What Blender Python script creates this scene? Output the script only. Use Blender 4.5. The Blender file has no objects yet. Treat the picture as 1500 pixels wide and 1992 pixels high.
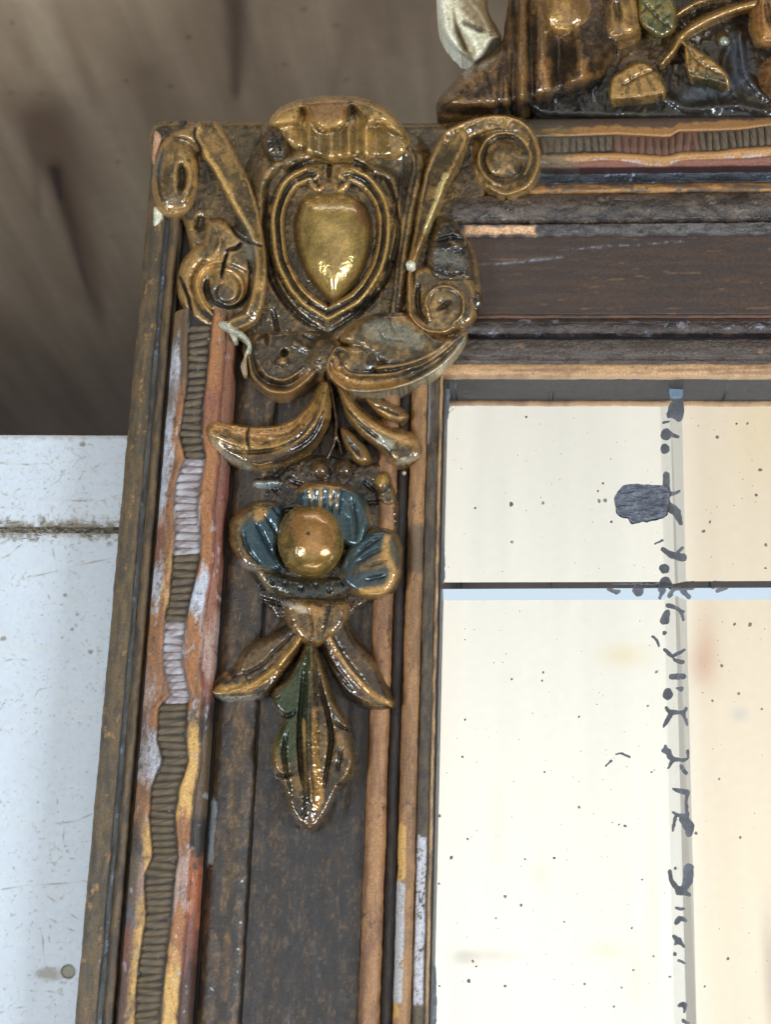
import bpy, math
import numpy as np
from mathutils import Matrix, Vector

sc = bpy.context.scene
C = sc.collection
rng = np.random.default_rng(7)

# ------------------------------------------------------------------ camera
F = 3000.0                      # focal length in photo pixels (1500 x 1992)
S = 1.0 / 7000.0                # metres per photo pixel on the frame's face
def nrm(v): v = np.array(v, float); return v / np.linalg.norm(v)
aV = nrm((330, 9486, -3000))    # the frame's long side, as the camera sees it
aU = np.array((1, -.008, .0848)); aU = nrm(aU - aV * aU.dot(aV))
aN = np.cross(aU, aV)
M = np.stack([aU, aV, aN], 1)   # world -> camera
MT = M.T
CAM = MT @ np.array((0, 0, F * S))
def P(px, py, h=0.0):
    """point h (in pixels' worth of height) above the frame's datum that is seen at a photo pixel"""
    px = np.asarray(px, float); py = np.asarray(py, float)
    px, py, h = np.broadcast_arrays(px, py, np.asarray(h, float))
    dx = (px - 750) / F; dy = -(py - 996) / F
    d = [MT[i, 0] * dx + MT[i, 1] * dy - MT[i, 2] for i in range(3)]
    t = (h * S - CAM[2]) / d[2]
    return np.stack([CAM[0] + t * d[0], CAM[1] + t * d[1], h * S], -1)

cam = bpy.data.cameras.new('camera')
cam.sensor_fit = 'VERTICAL'; cam.sensor_height = 36; cam.lens = F / 1992 * 36
cam.clip_start = .01; cam.clip_end = 50
cam.dof.use_dof = True; cam.dof.focus_distance = F * S * 1.0; cam.dof.aperture_fstop = 17
co = bpy.data.objects.new('camera', cam); C.objects.link(co)
mw = Matrix([[MT[i, 0], MT[i, 1], MT[i, 2], CAM[i]] for i in range(3)] + [[0, 0, 0, 1]])
co.matrix_world = mw
sc.camera = co

# ------------------------------------------------------------------ light
sc.view_settings.view_transform = 'Standard'; sc.view_settings.look = 'None'
sc.view_settings.exposure = 0.25; sc.view_settings.gamma = 1
w = bpy.data.worlds.new('World'); sc.world = w; w.use_nodes = True
w.node_tree.nodes['Background'].inputs[0].default_value = (.50, .60, .75, 1)
w.node_tree.nodes['Background'].inputs[1].default_value = .13
def area(name, loc, target, sx, sy, power, col, spread=180):
    l = bpy.data.lights.new(name, 'AREA'); l.shape = 'RECTANGLE'; l.size = sx; l.size_y = sy
    l.energy = power; l.color = col; l.spread = math.radians(spread)
    o = bpy.data.objects.new(name, l); C.objects.link(o); o.location = loc
    o.rotation_euler = (Vector(target) - Vector(loc)).to_track_quat('-Z', 'Y').to_euler()
    return o
area('window_light', (-.78, -.38, .72), (0, 0, 0), .20, .32, 8.6, (.72, .86, 1))
area('window_light', (.86, -.36, .62), (0, 0, 0), .20, .32, 11.5, (.72, .86, 1))
area('window_light', (.1, -.82, 1.02), (.05, 0, 0), 1.9, .50, 2.2, (.72, .86, 1))  # unseen lamp added so the lower bevel facet reflects pale blue
area('work_light', (.12, -.80, .10), (.12, .50, 1.15), 1.0, .35, 6.0, (1, .97, .92), 100)  # unseen lamp added in front to brighten the ceiling
area('work_light', (.12, 1.10, .22), (.12, .62, 1.15), 1.0, .35, 4.3, (1, .97, .92))  # second unseen lamp, added to even out the ceiling's rear

# ------------------------------------------------------------------ numpy helpers
def lin(r, g, b):
    c = np.array((r, g, b), float) / 255
    return np.where(c <= .04045, c / 12.92, ((c + .055) / 1.055) ** 2.4)
OCHRE = lin(172, 124, 62); GOLD = lin(172, 140, 72); BROWN = lin(96, 77, 54); DARK = lin(60, 49, 41)
GRIME = lin(42, 36, 33); TERRA = lin(152, 102, 60); RED = lin(126, 78, 60); WHITE = lin(176, 174, 178)
YEL = lin(190, 148, 84); BLUE = lin(42, 72, 80); GREEN = lin(54, 68, 40); FRIEZE = lin(72, 58, 48)
CREAM = lin(206, 198, 172); TAN = lin(168, 118, 72); STEEL = lin(92, 98, 112); PINK = lin(160, 130, 114)
OLIVE = lin(84, 78, 62); BLACK = lin(44, 44, 50)

def _hash(ix, iy, seed):
    n = (ix.astype(np.int64) * 374761393 + iy.astype(np.int64) * 668265263 + seed * 1442695041) & 0x7fffffff
    n = ((n ^ (n >> 13)) * 1274126177) & 0x7fffffff
    n = (n ^ (n >> 16)) & 0xffff
    return n / 65535.0
def vnoise(x, y, seed=0):
    ix = np.floor(x); iy = np.floor(y); fx = x - ix; fy = y - iy
    fx = fx * fx * (3 - 2 * fx); fy = fy * fy * (3 - 2 * fy)
    a = _hash(ix, iy, seed); b = _hash(ix + 1, iy, seed); c = _hash(ix, iy + 1, seed); d = _hash(ix + 1, iy + 1, seed)
    return (a * (1 - fx) + b * fx) * (1 - fy) + (c * (1 - fx) + d * fx) * fy
def fbm(x, y, seed=0, o=4):
    s = 0; a = .5; t = 0
    for k in range(o):
        s = s + a * vnoise(x, y, seed + k * 17); t += a; x = x * 2.03 + 5.1; y = y * 2.03 + 3.7; a *= .55
    return s / t
def sst(a, b, x):
    t = np.clip((x - a) / (b - a), 0, 1); return t * t * (3 - 2 * t)
def mix(a, b, t):
    return a * (1 - t[..., None]) + b * t[..., None]
def blur(a, r):
    r = int(r)
    for ax in (0, 1):
        p = np.pad(a, [(r + 1, r) if i == ax else (0, 0) for i in (0, 1)], mode='edge')
        c = np.cumsum(p, ax)
        n = a.shape[ax]
        a = (np.take(c, range(2 * r + 1, 2 * r + 1 + n), ax) - np.take(c, range(0, n), ax)) / (2 * r + 1)
    return a
def catmull(pts, step=2.0):
    p = np.array(pts, float)
    if len(p) == 1: return p
    if len(p) == 2:
        n = max(2, int(np.hypot(*(p[1] - p[0])[:2]) / step)); t = np.linspace(0, 1, n)[:, None]
        return p[0] * (1 - t) + p[1] * t
    q = np.vstack([2 * p[0] - p[1], p, 2 * p[-1] - p[-2]]); out = []
    for i in range(1, len(q) - 2):
        n = max(2, int(np.hypot(*(q[i + 1] - q[i])[:2]) / step)); t = np.linspace(0, 1, n, endpoint=False)[:, None]
        out.append(.5 * (2 * q[i] + (q[i + 1] - q[i - 1]) * t + (2 * q[i - 1] - 5 * q[i] + 4 * q[i + 1] - q[i + 2]) * t ** 2
                         + (3 * q[i] - q[i - 1] - 3 * q[i + 1] + q[i + 2]) * t ** 3))
    out.append(q[-2][None]); return np.vstack(out)
def spiral(cx, cy, r0, r1, a0, a1, w0, w1, h0, h1, n=26, ex=1., ey=1.):
    return [(cx + ex * (r0 + (r1 - r0) * t) * math.cos(math.radians(a0 + (a1 - a0) * t)),
             cy + ey * (r0 + (r1 - r0) * t) * math.sin(math.radians(a0 + (a1 - a0) * t)),
             w0 + (w1 - w0) * t, h0 + (h1 - h0) * t) for t in np.linspace(0, 1, n)]
PROF = {
    'round': lambda r: np.sqrt(np.clip(1 - r * r, 0, 1)),
    'ridge': lambda r: np.clip(1 - r, 0, 1),
    'cos': lambda r: .5 + .5 * np.cos(np.pi * np.clip(r, 0, 1)),
    'flat': lambda r: np.sqrt(np.clip(1 - (np.clip((r - .55) / .45, 0, 1)) ** 2, 0, 1)),
    'cove': lambda r: np.where(r < .78, .5 + .5 * (r / .78) ** 2.2, np.sqrt(np.clip(1 - ((r - .78) / .22) ** 2, 0, 1))),
    'dish': lambda r: np.where(r < .72, .45 + .55 * (r / .72) ** 2, np.sqrt(np.clip(1 - ((r - .72) / .28) ** 2, 0, 1))),
}

def new_mesh(name, verts, faces, cols, mat, parent=None, smooth=True):
    me = bpy.data.meshes.new(name)
    verts = np.asarray(verts, np.float32); faces = np.asarray(faces, np.int32)
    me.vertices.add(len(verts)); me.vertices.foreach_set('co', verts.ravel())
    k = faces.shape[1]
    me.loops.add(faces.size); me.loops.foreach_set('vertex_index', faces.ravel())
    me.polygons.add(len(faces)); me.polygons.foreach_set('loop_start', np.arange(0, faces.size, k, dtype=np.int32))
    me.polygons.foreach_set('use_smooth', np.full(len(faces), smooth))
    me.update(calc_edges=True); me.validate()
    if cols is not None:
        at = me.attributes.new('paint', 'FLOAT_COLOR', 'POINT')
        at.data.foreach_set('color', np.asarray(cols, np.float32).ravel())
    me.materials.append(mat)
    o = bpy.data.objects.new(name, me); C.objects.link(o)
    if parent is not None: o.parent = parent
    return o
def tag(o, label=None, cat=None, kind=None, group=None):
    if label: o['label'] = label
    if cat: o['category'] = cat
    if kind: o['kind'] = kind
    if group: o['group'] = group
    return o
def grid_faces(ny, nx):
    i = np.arange(ny * nx).reshape(ny, nx)
    return np.stack([i[1:, :-1], i[1:, 1:], i[:-1, 1:], i[:-1, :-1]], -1).reshape(-1, 4)

# ------------------------------------------------------------------ materials
def nodes(name):
    m = bpy.data.materials.new(name); m.use_nodes = True
    nt = m.node_tree; return m, nt, nt.nodes['Principled BSDF']
def N(nt, t, **kw):
    n = nt.nodes.new(t)
    for k, v in kw.items():
        if k in n.inputs.keys(): n.inputs[k].default_value = v
        else: setattr(n, k, v)
    return n
def painted(name, rough0, rough1, metal, coat, nscale, bump, bdist, var=.35, craze=0., gam=1., sat=1.):
    """old paint or bronze powder: pigment from the 'paint' attribute, alpha = how polished it still is"""
    m, nt, b = nodes(name); L = nt.links.new
    a = N(nt, 'ShaderNodeAttribute', attribute_name='paint')
    tc = N(nt, 'ShaderNodeTexCoord')
    n1 = N(nt, 'ShaderNodeTexNoise', Scale=nscale, Detail=6, Roughness=.65); L(tc.outputs['Object'], n1.inputs['Vector'])
    n2 = N(nt, 'ShaderNodeTexNoise', Scale=nscale * .22, Detail=4, Roughness=.6); L(tc.outputs['Object'], n2.inputs['Vector'])
    mr = N(nt, 'ShaderNodeMapRange'); L(n1.outputs['Fac'], mr.inputs['Value'])
    mr.inputs['From Min'].default_value = .3; mr.inputs['From Max'].default_value = .7
    mr.inputs['To Min'].default_value = 1 - var; mr.inputs['To Max'].default_value = 1 + var
    mx = N(nt, 'ShaderNodeMix', data_type='RGBA', blend_type='MULTIPLY'); mx.inputs[0].default_value = 1
    L(a.outputs['Color'], mx.inputs[6]); L(mr.outputs[0], mx.inputs[7])
    gm = N(nt, 'ShaderNodeGamma', Gamma=gam); L(mx.outputs[2], gm.inputs['Color'])
    br = N(nt, 'ShaderNodeMix', data_type='RGBA', blend_type='MULTIPLY'); br.inputs[0].default_value = 1; L(gm.outputs[0], br.inputs[6]); br.inputs[7].default_value = (gam ** 1.6,) * 3 + (1,)
    hs = N(nt, 'ShaderNodeHueSaturation', Saturation=sat); L(br.outputs[2], hs.inputs['Color']); L(hs.outputs[0], b.inputs['Base Color'])
    rr = N(nt, 'ShaderNodeMapRange'); L(a.outputs['Alpha'], rr.inputs['Value'])
    rr.inputs['To Min'].default_value = rough0; rr.inputs['To Max'].default_value = rough1
    ad = N(nt, 'ShaderNodeMath', operation='MULTIPLY_ADD'); L(n2.outputs['Fac'], ad.inputs[0])
    ad.inputs[1].default_value = .25; L(rr.outputs[0], ad.inputs[2])
    sb = N(nt, 'ShaderNodeMath', operation='SUBTRACT', use_clamp=True); L(ad.outputs[0], sb.inputs[0]); sb.inputs[1].default_value = .12
    L(sb.outputs[0], b.inputs['Roughness'])
    mm = N(nt, 'ShaderNodeMath', operation='MULTIPLY'); L(a.outputs['Alpha'], mm.inputs[0]); mm.inputs[1].default_value = metal
    L(mm.outputs[0], b.inputs['Metallic'])
    cm = N(nt, 'ShaderNodeMath', operation='MULTIPLY'); L(a.outputs['Alpha'], cm.inputs[0]); cm.inputs[1].default_value = coat
    L(cm.outputs[0], b.inputs['Coat Weight']); b.inputs['Coat Roughness'].default_value = .07
    bp = N(nt, 'ShaderNodeBump', Strength=bump, Distance=bdist); L(n1.outputs['Fac'], bp.inputs['Height'])
    last = bp
    if craze:
        v = N(nt, 'ShaderNodeTexVoronoi', feature='DISTANCE_TO_EDGE', Scale=nscale * .16)
        nd = N(nt, 'ShaderNodeTexNoise', Scale=nscale * .3, Detail=2); L(tc.outputs['Object'], nd.inputs['Vector'])
        va = N(nt, 'ShaderNodeVectorMath', operation='MULTIPLY_ADD'); L(nd.outputs['Color'], va.inputs[0])
        va.inputs[1].default_value = (.0022,) * 3; L(tc.outputs['Object'], va.inputs[2]); L(va.outputs[0], v.inputs['Vector'])
        cr = N(nt, 'ShaderNodeMapRange'); L(v.outputs['Distance'], cr.inputs['Value']); cr.inputs['From Max'].default_value = .06
        b2 = N(nt, 'ShaderNodeBump', Strength=craze, Distance=bdist * 1.5); L(cr.outputs[0], b2.inputs['Height'])
        L(bp.outputs[0], b2.inputs['Normal']); last = b2
    L(last.outputs[0], b.inputs['Normal'])
    return m
GILT = painted('old_gilding', .55, .22, .5, .9, 1500, .22, .00018, .28, .12, 1.28, .94)
RAILM = painted('worn_rail_paint', .62, .30, .1, .4, 1900, .55, .0003, .36, 0, 1.12, .98)
CRUST = painted('crusted_varnish', .6, .22, .1, .6, 1300, 1.0, .0006, .42, .35, 1.3, .85)
WOODM = painted('plywood', .62, .4, 0, 0, 160, .1, .0004, .06)
WHITEM = painted('white_bench_paint', .55, .4, 0, 0, 700, .18, .0002, .05)
MARKM = painted('black_mirror_rot', .6, .4, 0, 0, 1500, .4, .0002, .25)
m, nt, b = nodes('mirror_silver'); MIRROR = m
b.inputs['Base Color'].default_value = (.93, .93, .91, 1); b.inputs['Metallic'].default_value = 1; b.inputs['Roughness'].default_value = .015

# ------------------------------------------------------------------ relief builder
class El:
    wobble = 1.0
    """a carved piece: heights over the patch of the frame it covers, closed by walls down to its bed"""
    def __init__(s, x0, y0, x1, y1, step=2.0, seed=0):
        step = 1.5 if step == 2 else step
        s.st = step; s.seed = seed
        s.X, s.Y = np.meshgrid(np.arange(x0, x1 + step, step), np.arange(y0, y1 + step, step))
        wv = 2.5 * (wob if (wob := s.wobble) else 0); s.Xw = s.X + wv * (fbm(s.X / 17, s.Y / 17, seed + 61, 3) - .5); s.Yw = s.Y + wv * (fbm(s.X / 17 + 9, s.Y / 17, seed + 62, 3) - .5)
        s.D = np.full(s.X.shape, -1e3); s.H = np.full(s.X.shape, -1e3)
        s.col = None; s.g = np.full(s.X.shape, .6); s.paints = []; s.rough = 1.0; s.glaze = np.zeros(s.X.shape)
    def _st(s, pts):
        p = catmull(pts, 2.0); best = np.full(s.X.shape, 1e9); idx = np.zeros(s.X.shape, int)
        xs = s.Xw.ravel(); ys = s.Yw.ravel(); bd = np.full(xs.size, 1e12); bi = np.zeros(xs.size, int)
        for k in range(len(p)):
            d = (xs - p[k, 0]) ** 2 + (ys - p[k, 1]) ** 2
            u = d < bd; bd[u] = d[u]; bi[u] = k
        d = np.sqrt(bd).reshape(s.X.shape); bi = bi.reshape(s.X.shape)
        return d, p, bi
    def ramp(s, pts, z=0, side=1, k=0, lowf=.2, pw=1.7, lip=.12):
        """a scooped band: hollow rising to a crisp edge on one side (side=1: the right-hand edge walking along it, as drawn)"""
        d, p, i = s._st(pts); a = np.clip(i - 1, 0, len(p) - 1); b_ = np.clip(i + 1, 0, len(p) - 1)
        tx, ty = p[b_, 0] - p[a, 0], p[b_, 1] - p[a, 1]
        sg = np.sign(tx * (s.Yw - p[i, 1]) - ty * (s.Xw - p[i, 0])); u = .5 + .5 * side * sg * np.clip(d / p[i, 2], 0, 1)
        h = lowf + (1 - lowf) * u ** pw; h = h * np.where(u > 1 - lip, .45 + .55 * np.sqrt(np.clip(1 - ((u - 1 + lip) / lip) ** 2, 0, 1)), 1); h = h * sst(0, .05, u)
        return s._put(p[i, 2] - d, z + p[i, 3] * h, k)
    def _put(s, sd, h, k=0):
        ins = sd > -s.st * 1.5
        if k:
            a = np.where(ins, h, -1e3); bb = s.H
            hh = np.clip(.5 + .5 * (a - bb) / k, 0, 1); sm = bb * (1 - hh) + a * hh + k * hh * (1 - hh)
            s.H = np.where(ins & (s.H > -900), sm, np.maximum(s.H, a))
        else:
            s.H = np.where(ins, np.maximum(s.H, h), s.H)
        s.D = np.maximum(s.D, sd); return s
    def stroke(s, pts, z=0, prof='round', k=0, sx=None):
        d, p, i = s._st(pts); wd = p[i, 2]; r = d / wd
        return s._put(wd - d, z + p[i, 3] * PROF[prof](np.clip(r, 0, 1)), k)
    def psd(s, pts, smooth=True):
        q = np.array(pts, float)
        if smooth:
            q2 = np.vstack([q, q[:1]]); n = len(q); out = []
            for i in range(n):
                a, b_, c, d = q[(i - 1) % n], q[i], q[(i + 1) % n], q[(i + 2) % n]
                for t in np.linspace(0, 1, 8, endpoint=False):
                    out.append(.5 * (2 * b_ + (c - a) * t + (2 * a - 5 * b_ + 4 * c - d) * t * t + (3 * b_ - a - 3 * c + d) * t ** 3))
            q = np.array(out)
        n = len(q); dm = np.full(s.X.shape, 1e12); ins = np.zeros(s.X.shape, bool)
        for i in range(n):
            a = q[i]; e = q[(i + 1) % n] - a; L2 = e @ e + 1e-9
            t = np.clip(((s.Xw - a[0]) * e[0] + (s.Yw - a[1]) * e[1]) / L2, 0, 1)
            dm = np.minimum(dm, (s.Xw - a[0] - t * e[0]) ** 2 + (s.Yw - a[1] - t * e[1]) ** 2)
            c = (a[1] > s.Yw) != (a[1] + e[1] > s.Yw)
            ins ^= c & (s.Xw < e[0] * (s.Yw - a[1]) / (e[1] if abs(e[1]) > 1e-9 else 1e-9) + a[0])
        return np.sqrt(dm) * np.where(ins, 1, -1)
    def poly(s, pts, z, h, edge, smooth=True, k=0):
        sd = s.psd(pts, smooth); t = np.clip(sd / edge, 0, 1)
        return s._put(sd, z + h * np.sqrt(1 - (1 - t) ** 2), k)
    def dome(s, cx, cy, rx, ry, z, h, p=2., k=0, rot=0):
        c, n = math.cos(math.radians(rot)), math.sin(math.radians(rot))
        dx = (s.Xw - cx) * c + (s.Yw - cy) * n; dy = -(s.Xw - cx) * n + (s.Yw - cy) * c
        r = (np.abs(dx / rx) ** p + np.abs(dy / ry) ** p) ** (1 / p)
        return s._put((1 - r) * min(rx, ry), z + h * np.sqrt(np.clip(1 - r * r, 0, 1)), k)
    def carve(s, pts, prof='cos'):
        d, p, i = s._st(pts); t = i / max(len(p) - 1, 1); tp = np.clip(.3 + 3.5 * np.minimum(t, 1 - t), 0, 1) if len(p) > 1 else np.ones_like(d)
        s.H = np.where(s.H > -900, s.H - tp * p[i, 3] * PROF[prof](np.clip(d / (p[i, 2] * (.5 + .5 * tp)), 0, 1)), s.H); d = d / np.maximum(tp, .05)
        s.glaze = np.maximum(s.glaze, sst(-2, 2, p[i, 2] * .85 - d)); return s
    def raise_(s, pts, prof='cos'):
        d, p, i = s._st(pts); s.H = np.where(s.H > -900, s.H + p[i, 3] * PROF[prof](np.clip(d / p[i, 2], 0, 1)), s.H); return s
    def paint(s, what, col, amount=1., soft=4, gloss=None, wob=.5):
        """what = list of (x,y,w,_) stroke points or ('poly', pts)"""
        s.paints.append((what, col, amount, soft, gloss, wob)); return s
    def build(s, name, parent, base, mat=GILT, lo=DARK, mid=BROWN, hi=OCHRE, wear=.55, rough=1.2, smooth=1, skirt=True, gloss=.6, label=None, wr=7, thick=None, glz=.6, crack=.6):
        X, Y = s.X.copy(), s.Y.copy(); H = s.H; st = s.st
        valid = H > -900
        Hf = np.where(valid, H, base)
        if smooth:
            wv = valid.astype(float)
            for _ in range(2):
                Hf = np.where(valid, blur(Hf * wv, smooth) / np.maximum(blur(wv, smooth), 1e-6), Hf)
        n = fbm(X / 9, Y / 9, s.seed) - .5; n2 = fbm(X / 3.5, Y / 3.5, s.seed + 3) - .5; n0 = fbm(X / 34, Y / 34, s.seed + 5) - .5
        # rubbed ridges show ochre
        cv = Hf - blur(Hf, max(2, int(wr / st)))
        Hn = Hf + rough * (n * 2.2 + n2 * 1.1 + n0 * 1.5)
        t = sst(-.28, .28, n0 * 1.2 + n * .8)
        col = mix(lo, mid, t)
        wv = np.clip(sst(.15, 2.2, cv + (n * 2.6 + n0 * 2.0)), 0, 1) * wear + wear * .55 * sst(.05, .25, n0 + .4 * n)
        col = mix(col, hi, np.clip(wv, 0, 1)); g = np.full(X.shape, gloss) + n * .5
        for what, pc, am, soft, gl, wob in s.paints:
            if what[0] == 'poly': sd = s.psd(what[1])
            elif what[0] == 'all': sd = np.full(X.shape, 50.)
            else:
                d, p, i = s._st([q if len(q) == 4 else (q[0], q[1], q[2], 0) for q in what]); sd = p[i, 2] - d
            wgt = sst(-soft, soft, sd + wob * (n * 14 + n2 * 6)) * am
            col = mix(col, pc, wgt)
            if gl is not None: g = g * (1 - wgt) + gl * wgt
        # carved lines coloured darker, and fine age cracks
        col = mix(col, GRIME, s.glaze * sst(-.25, .15, n + .5 * n2) * glz)
        ck = sst(.016, .004, np.abs(fbm(X / 30, Y / 30, s.seed + 40, 3) - .5)) * sst(-.02, .1, n0); ck = np.maximum(ck, sst(.014, .004, np.abs(fbm(X / 22 + 7, Y / 22, s.seed + 47, 3) - .5)) * sst(.02, -.1, n0))
        col = mix(col, GRIME, ck * crack); Hn = Hn - 1.2 * ck * crack
        g = np.clip(g, 0, 1)
        inc = (s.D > -st * .8) & valid
        gy, gx = np.gradient(s.D, st); gl_ = np.maximum(np.hypot(gx, gy), .3)
        ok = inc[:-1, :-1] & inc[1:, :-1] & inc[:-1, 1:] & inc[1:, 1:]
        cnt = np.zeros(X.shape, int)
        for a, b_ in ((0, 0), (0, 1), (1, 0), (1, 1)): cnt[a:a + ok.shape[0], b_:b_ + ok.shape[1]] += ok
        mv = np.where((cnt > 0) & (cnt < 4), np.clip(-s.D / gl_, -1.3 * st, 1.3 * st), 0)
        X = X + mv * gx / gl_; Y = Y + mv * gy / gl_
        i = np.arange(X.size).reshape(X.shape)
        f = np.stack([i[1:, :-1], i[1:, 1:], i[:-1, 1:], i[:-1, :-1]], -1)[ok]
        V = P(X, Y, Hn).reshape(-1, 3)
        if mat is GILT: col = np.clip(col * np.array((.93, 1.0, .98)), 0, 1)
        cc = np.concatenate([col, g[..., None]], -1).reshape(-1, 4)
        used = np.unique(f); mp = np.full(X.size, -1); mp[used] = np.arange(used.size)
        f = mp[f]; V = V[used]; cc = cc[used]
        if skirt:
            e = np.concatenate([f[:, [0, 1]], f[:, [1, 2]], f[:, [2, 3]], f[:, [3, 0]]])
            key = e[:, 0].astype(np.int64) * (1 << 32) + e[:, 1]; rev = e[:, 1].astype(np.int64) * (1 << 32) + e[:, 0]
            be = e[~np.isin(key, rev)]
            bv = np.unique(be); nx_ = np.arange(len(V)); pv_ = np.arange(len(V)); nx_[be[:, 0]] = be[:, 1]; pv_[be[:, 1]] = be[:, 0]
            for _ in range(6): V[bv] = .5 * V[bv] + .25 * (V[nx_[bv]] + V[pv_[bv]])
            m2 = np.full(len(V), -1); m2[bv] = len(V) + np.arange(bv.size)
            W0 = V[bv].copy(); W = W0.copy()
            W[:, 2] = np.minimum(W[:, 2] - (thick or 1.) * S, base * S) if thick is None else W[:, 2] - thick * S
            m1 = m2.copy(); m2 = np.where(m2 >= 0, m2 + bv.size, -1)
            V = np.vstack([V, W0, W]); cc = np.vstack([cc, cc[bv], cc[bv]])
            f = np.vstack([f, np.stack([m1[be[:, 1]], m1[be[:, 0]], m2[be[:, 0]], m2[be[:, 1]]], -1)])
        o = new_mesh(name, V, f, cc, mat, parent)
        if label: o['label'] = label
        return o

# ================================================================== setting
ZT = -105                                   # bench top, below the frame's datum
ZW = .0                                     # placeholder
def dense(lo, a, b_, hi, st, coarse):
    return np.unique(np.concatenate([np.arange(lo, a, coarse), np.arange(a, b_, st), np.arange(b_, hi + coarse * .5, coarse)]))

# wall of plywood, behind the bench
yb = float(P(120, 847, ZT)[1])              # rear edge of the bench
YWALL = yb + .20
def wall_hit(px, py):
    dx = (px - 750) / F; dy = -(py - 996) / F
    d = MT @ np.array((dx, dy, -1)); t = (YWALL - CAM[1]) / d[1]; return CAM + t * d
pa, pb, pc_ = wall_hit(-60, -40), wall_hit(1100, -40), wall_hit(-60, 900)
xs = dense(-.9, pc_[0] - .02, pb[0] + .03, 1.0, .0016, .1); zs = dense(-.75, pc_[2], pa[2], max(pa[2], .02) + .06, .0016, .1)
print('panel z', pc_[2], pa[2])
WX, WZ = np.meshgrid(xs, zs)
# photo pixel of each wall point, used only to place the grain's own marks where they are on the board
def w2(px, py): q = wall_hit(px, py); return q[0], q[2]
g1 = fbm(WX * 44 + .8 * fbm(WX * 9, WZ * 4, 3), WZ * 4, 11, 4); g2 = fbm(WX * 220, WZ * 9, 12, 3); g3 = fbm(WX * 9, WZ * 5, 14, 3)
wc = mix(lin(160, 132, 104), lin(184, 156, 126), sst(.25, .75, g1)); wc = wc * (.88 + .24 * g2[..., None]) * (.85 + .3 * g3[..., None])
def wseg(a, b_, wd, col, am):
    global wc
    (x0, z0), (x1, z1) = w2(*a), w2(*b_)
    ex, ez = x1 - x0, z1 - z0; L2 = ex * ex + ez * ez
    t = np.clip(((WX - x0) * ex + (WZ - z0) * ez) / L2, 0, 1)
    d = np.hypot(WX - x0 - t * ex, WZ - z0 - t * ez) + .004 * (g1 - .5)
    wgt = np.exp(-(d / (wd * (1.25 - t))) ** 2) * am * sst(0, .12, t) * sst(0, .2, 1.02 - t)
    wc = mix(wc, col, wgt)
wseg((72, 150), (205, 660), .011, lin(94, 62, 42), .6)
wseg((95, 290), (180, 600), .0035, lin(72, 48, 35), .6)
wseg((104, 318), (118, 400), .0018, lin(44, 32, 27), .6)
wseg((60, 200), (75, 430), .004, lin(96, 70, 52), .35)
wseg((455, -30), (460, 210), .005, lin(74, 48, 34), .7)
wseg((110, -20), (190, 230), .006, lin(110, 80, 58), .25)
wseg((20, -10), (60, 150), .006, lin(110, 80, 58), .25)
wseg((765, -20), (765, 120), .010, lin(110, 80, 58), .25)
wseg((700, -20), (640, 200), .006, lin(110, 80, 58), .25)
wseg((275, 100), (330, 420), .006, lin(110, 80, 58), .25)
for kx, ky in ((330, 167), (652, 50), (366, 72), (590, 18), (556, 126), (672, 156), (228, 314), (216, 462), (82, 183), (22, 44), (243, 158), (14, 690), (22, 180)):
    x0, z0 = w2(kx, ky); d = np.hypot(WX - x0, (WZ - z0) * .8)
    wc = mix(wc, lin(40, 32, 28), np.exp(-(d / .0009) ** 2) * .7)
V = np.stack([WX, np.full_like(WX, YWALL), WZ], -1).reshape(-1, 3)
wall = new_mesh('plywood_panel', V, grid_faces(*WX.shape)[:, ::-1], np.concatenate([wc, np.full(WX.shape + (1,), .3)], -1).reshape(-1, 4), WOODM)
sol = wall.modifiers.new('thickness', 'SOLIDIFY'); sol.thickness = .018; sol.offset = -1
tag(wall, 'blurred brown plywood sheet with dark knots standing behind the bench', 'plywood')

# ceiling of pale plywood, seen in the mirror
ZC = 1.15; ZG = -82
def ceil_hit(px, py):
    q = P(px, py, ZG); d = q - CAM; d[2] = -d[2]; t = (ZC - q[2]) / d[2]; r = q + t * d; return r[0], r[1]
c0, c1 = ceil_hit(830, 2050), ceil_hit(1540, 720)
xs = dense(-1.6, min(c0[0], c1[0]) - .02, max(c0[0], c1[0]) + .02, 1.8, .006, .1); ys = dense(-.52, min(c0[1], c1[1]) - .02, max(c0[1], c1[1]) + .02, 2.2, .006, .1)
CX, CY = np.meshgrid(xs, ys)
g1 = fbm(CX * 16, CY * 1.2, 31, 4); g2 = fbm(CX * 60, CY * 3, 32, 3); g3 = fbm(CX * 3, CY * 2, 33, 3)
sx = ceil_hit(1325, 1400)[0]
side = sst(-.02, .03, CX - sx + .02 * (g3 - .5))
sx2 = ceil_hit(1640, 1400)[0]; side = side * sst(.06, -.02, CX - sx2)
cc = mix(np.broadcast_to(lin(230, 225, 213), CX.shape + (3,)), np.broadcast_to(lin(229, 213, 190), CX.shape + (3,)), side)
cc = cc * (.83 + .26 * g1[..., None] + .07 * g2[..., None])
cc = mix(cc, lin(214, 178, 142), sst(.60, .85, g1) * (.2 + .5 * side)); cc = mix(cc, lin(226, 206, 150), sst(.62, .8, g3) * .35)
def cblob(px, py, rx, ry, col, am):
    global cc
    x0, y0 = ceil_hit(px, py); k = abs(ceil_hit(px + 10, py)[0] - x0) / 10
    d = np.hypot((CX - x0) / (rx * k), (CY - y0) / (ry * k)); cc = mix(cc, col, np.exp(-d * d) * am * .6)
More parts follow.
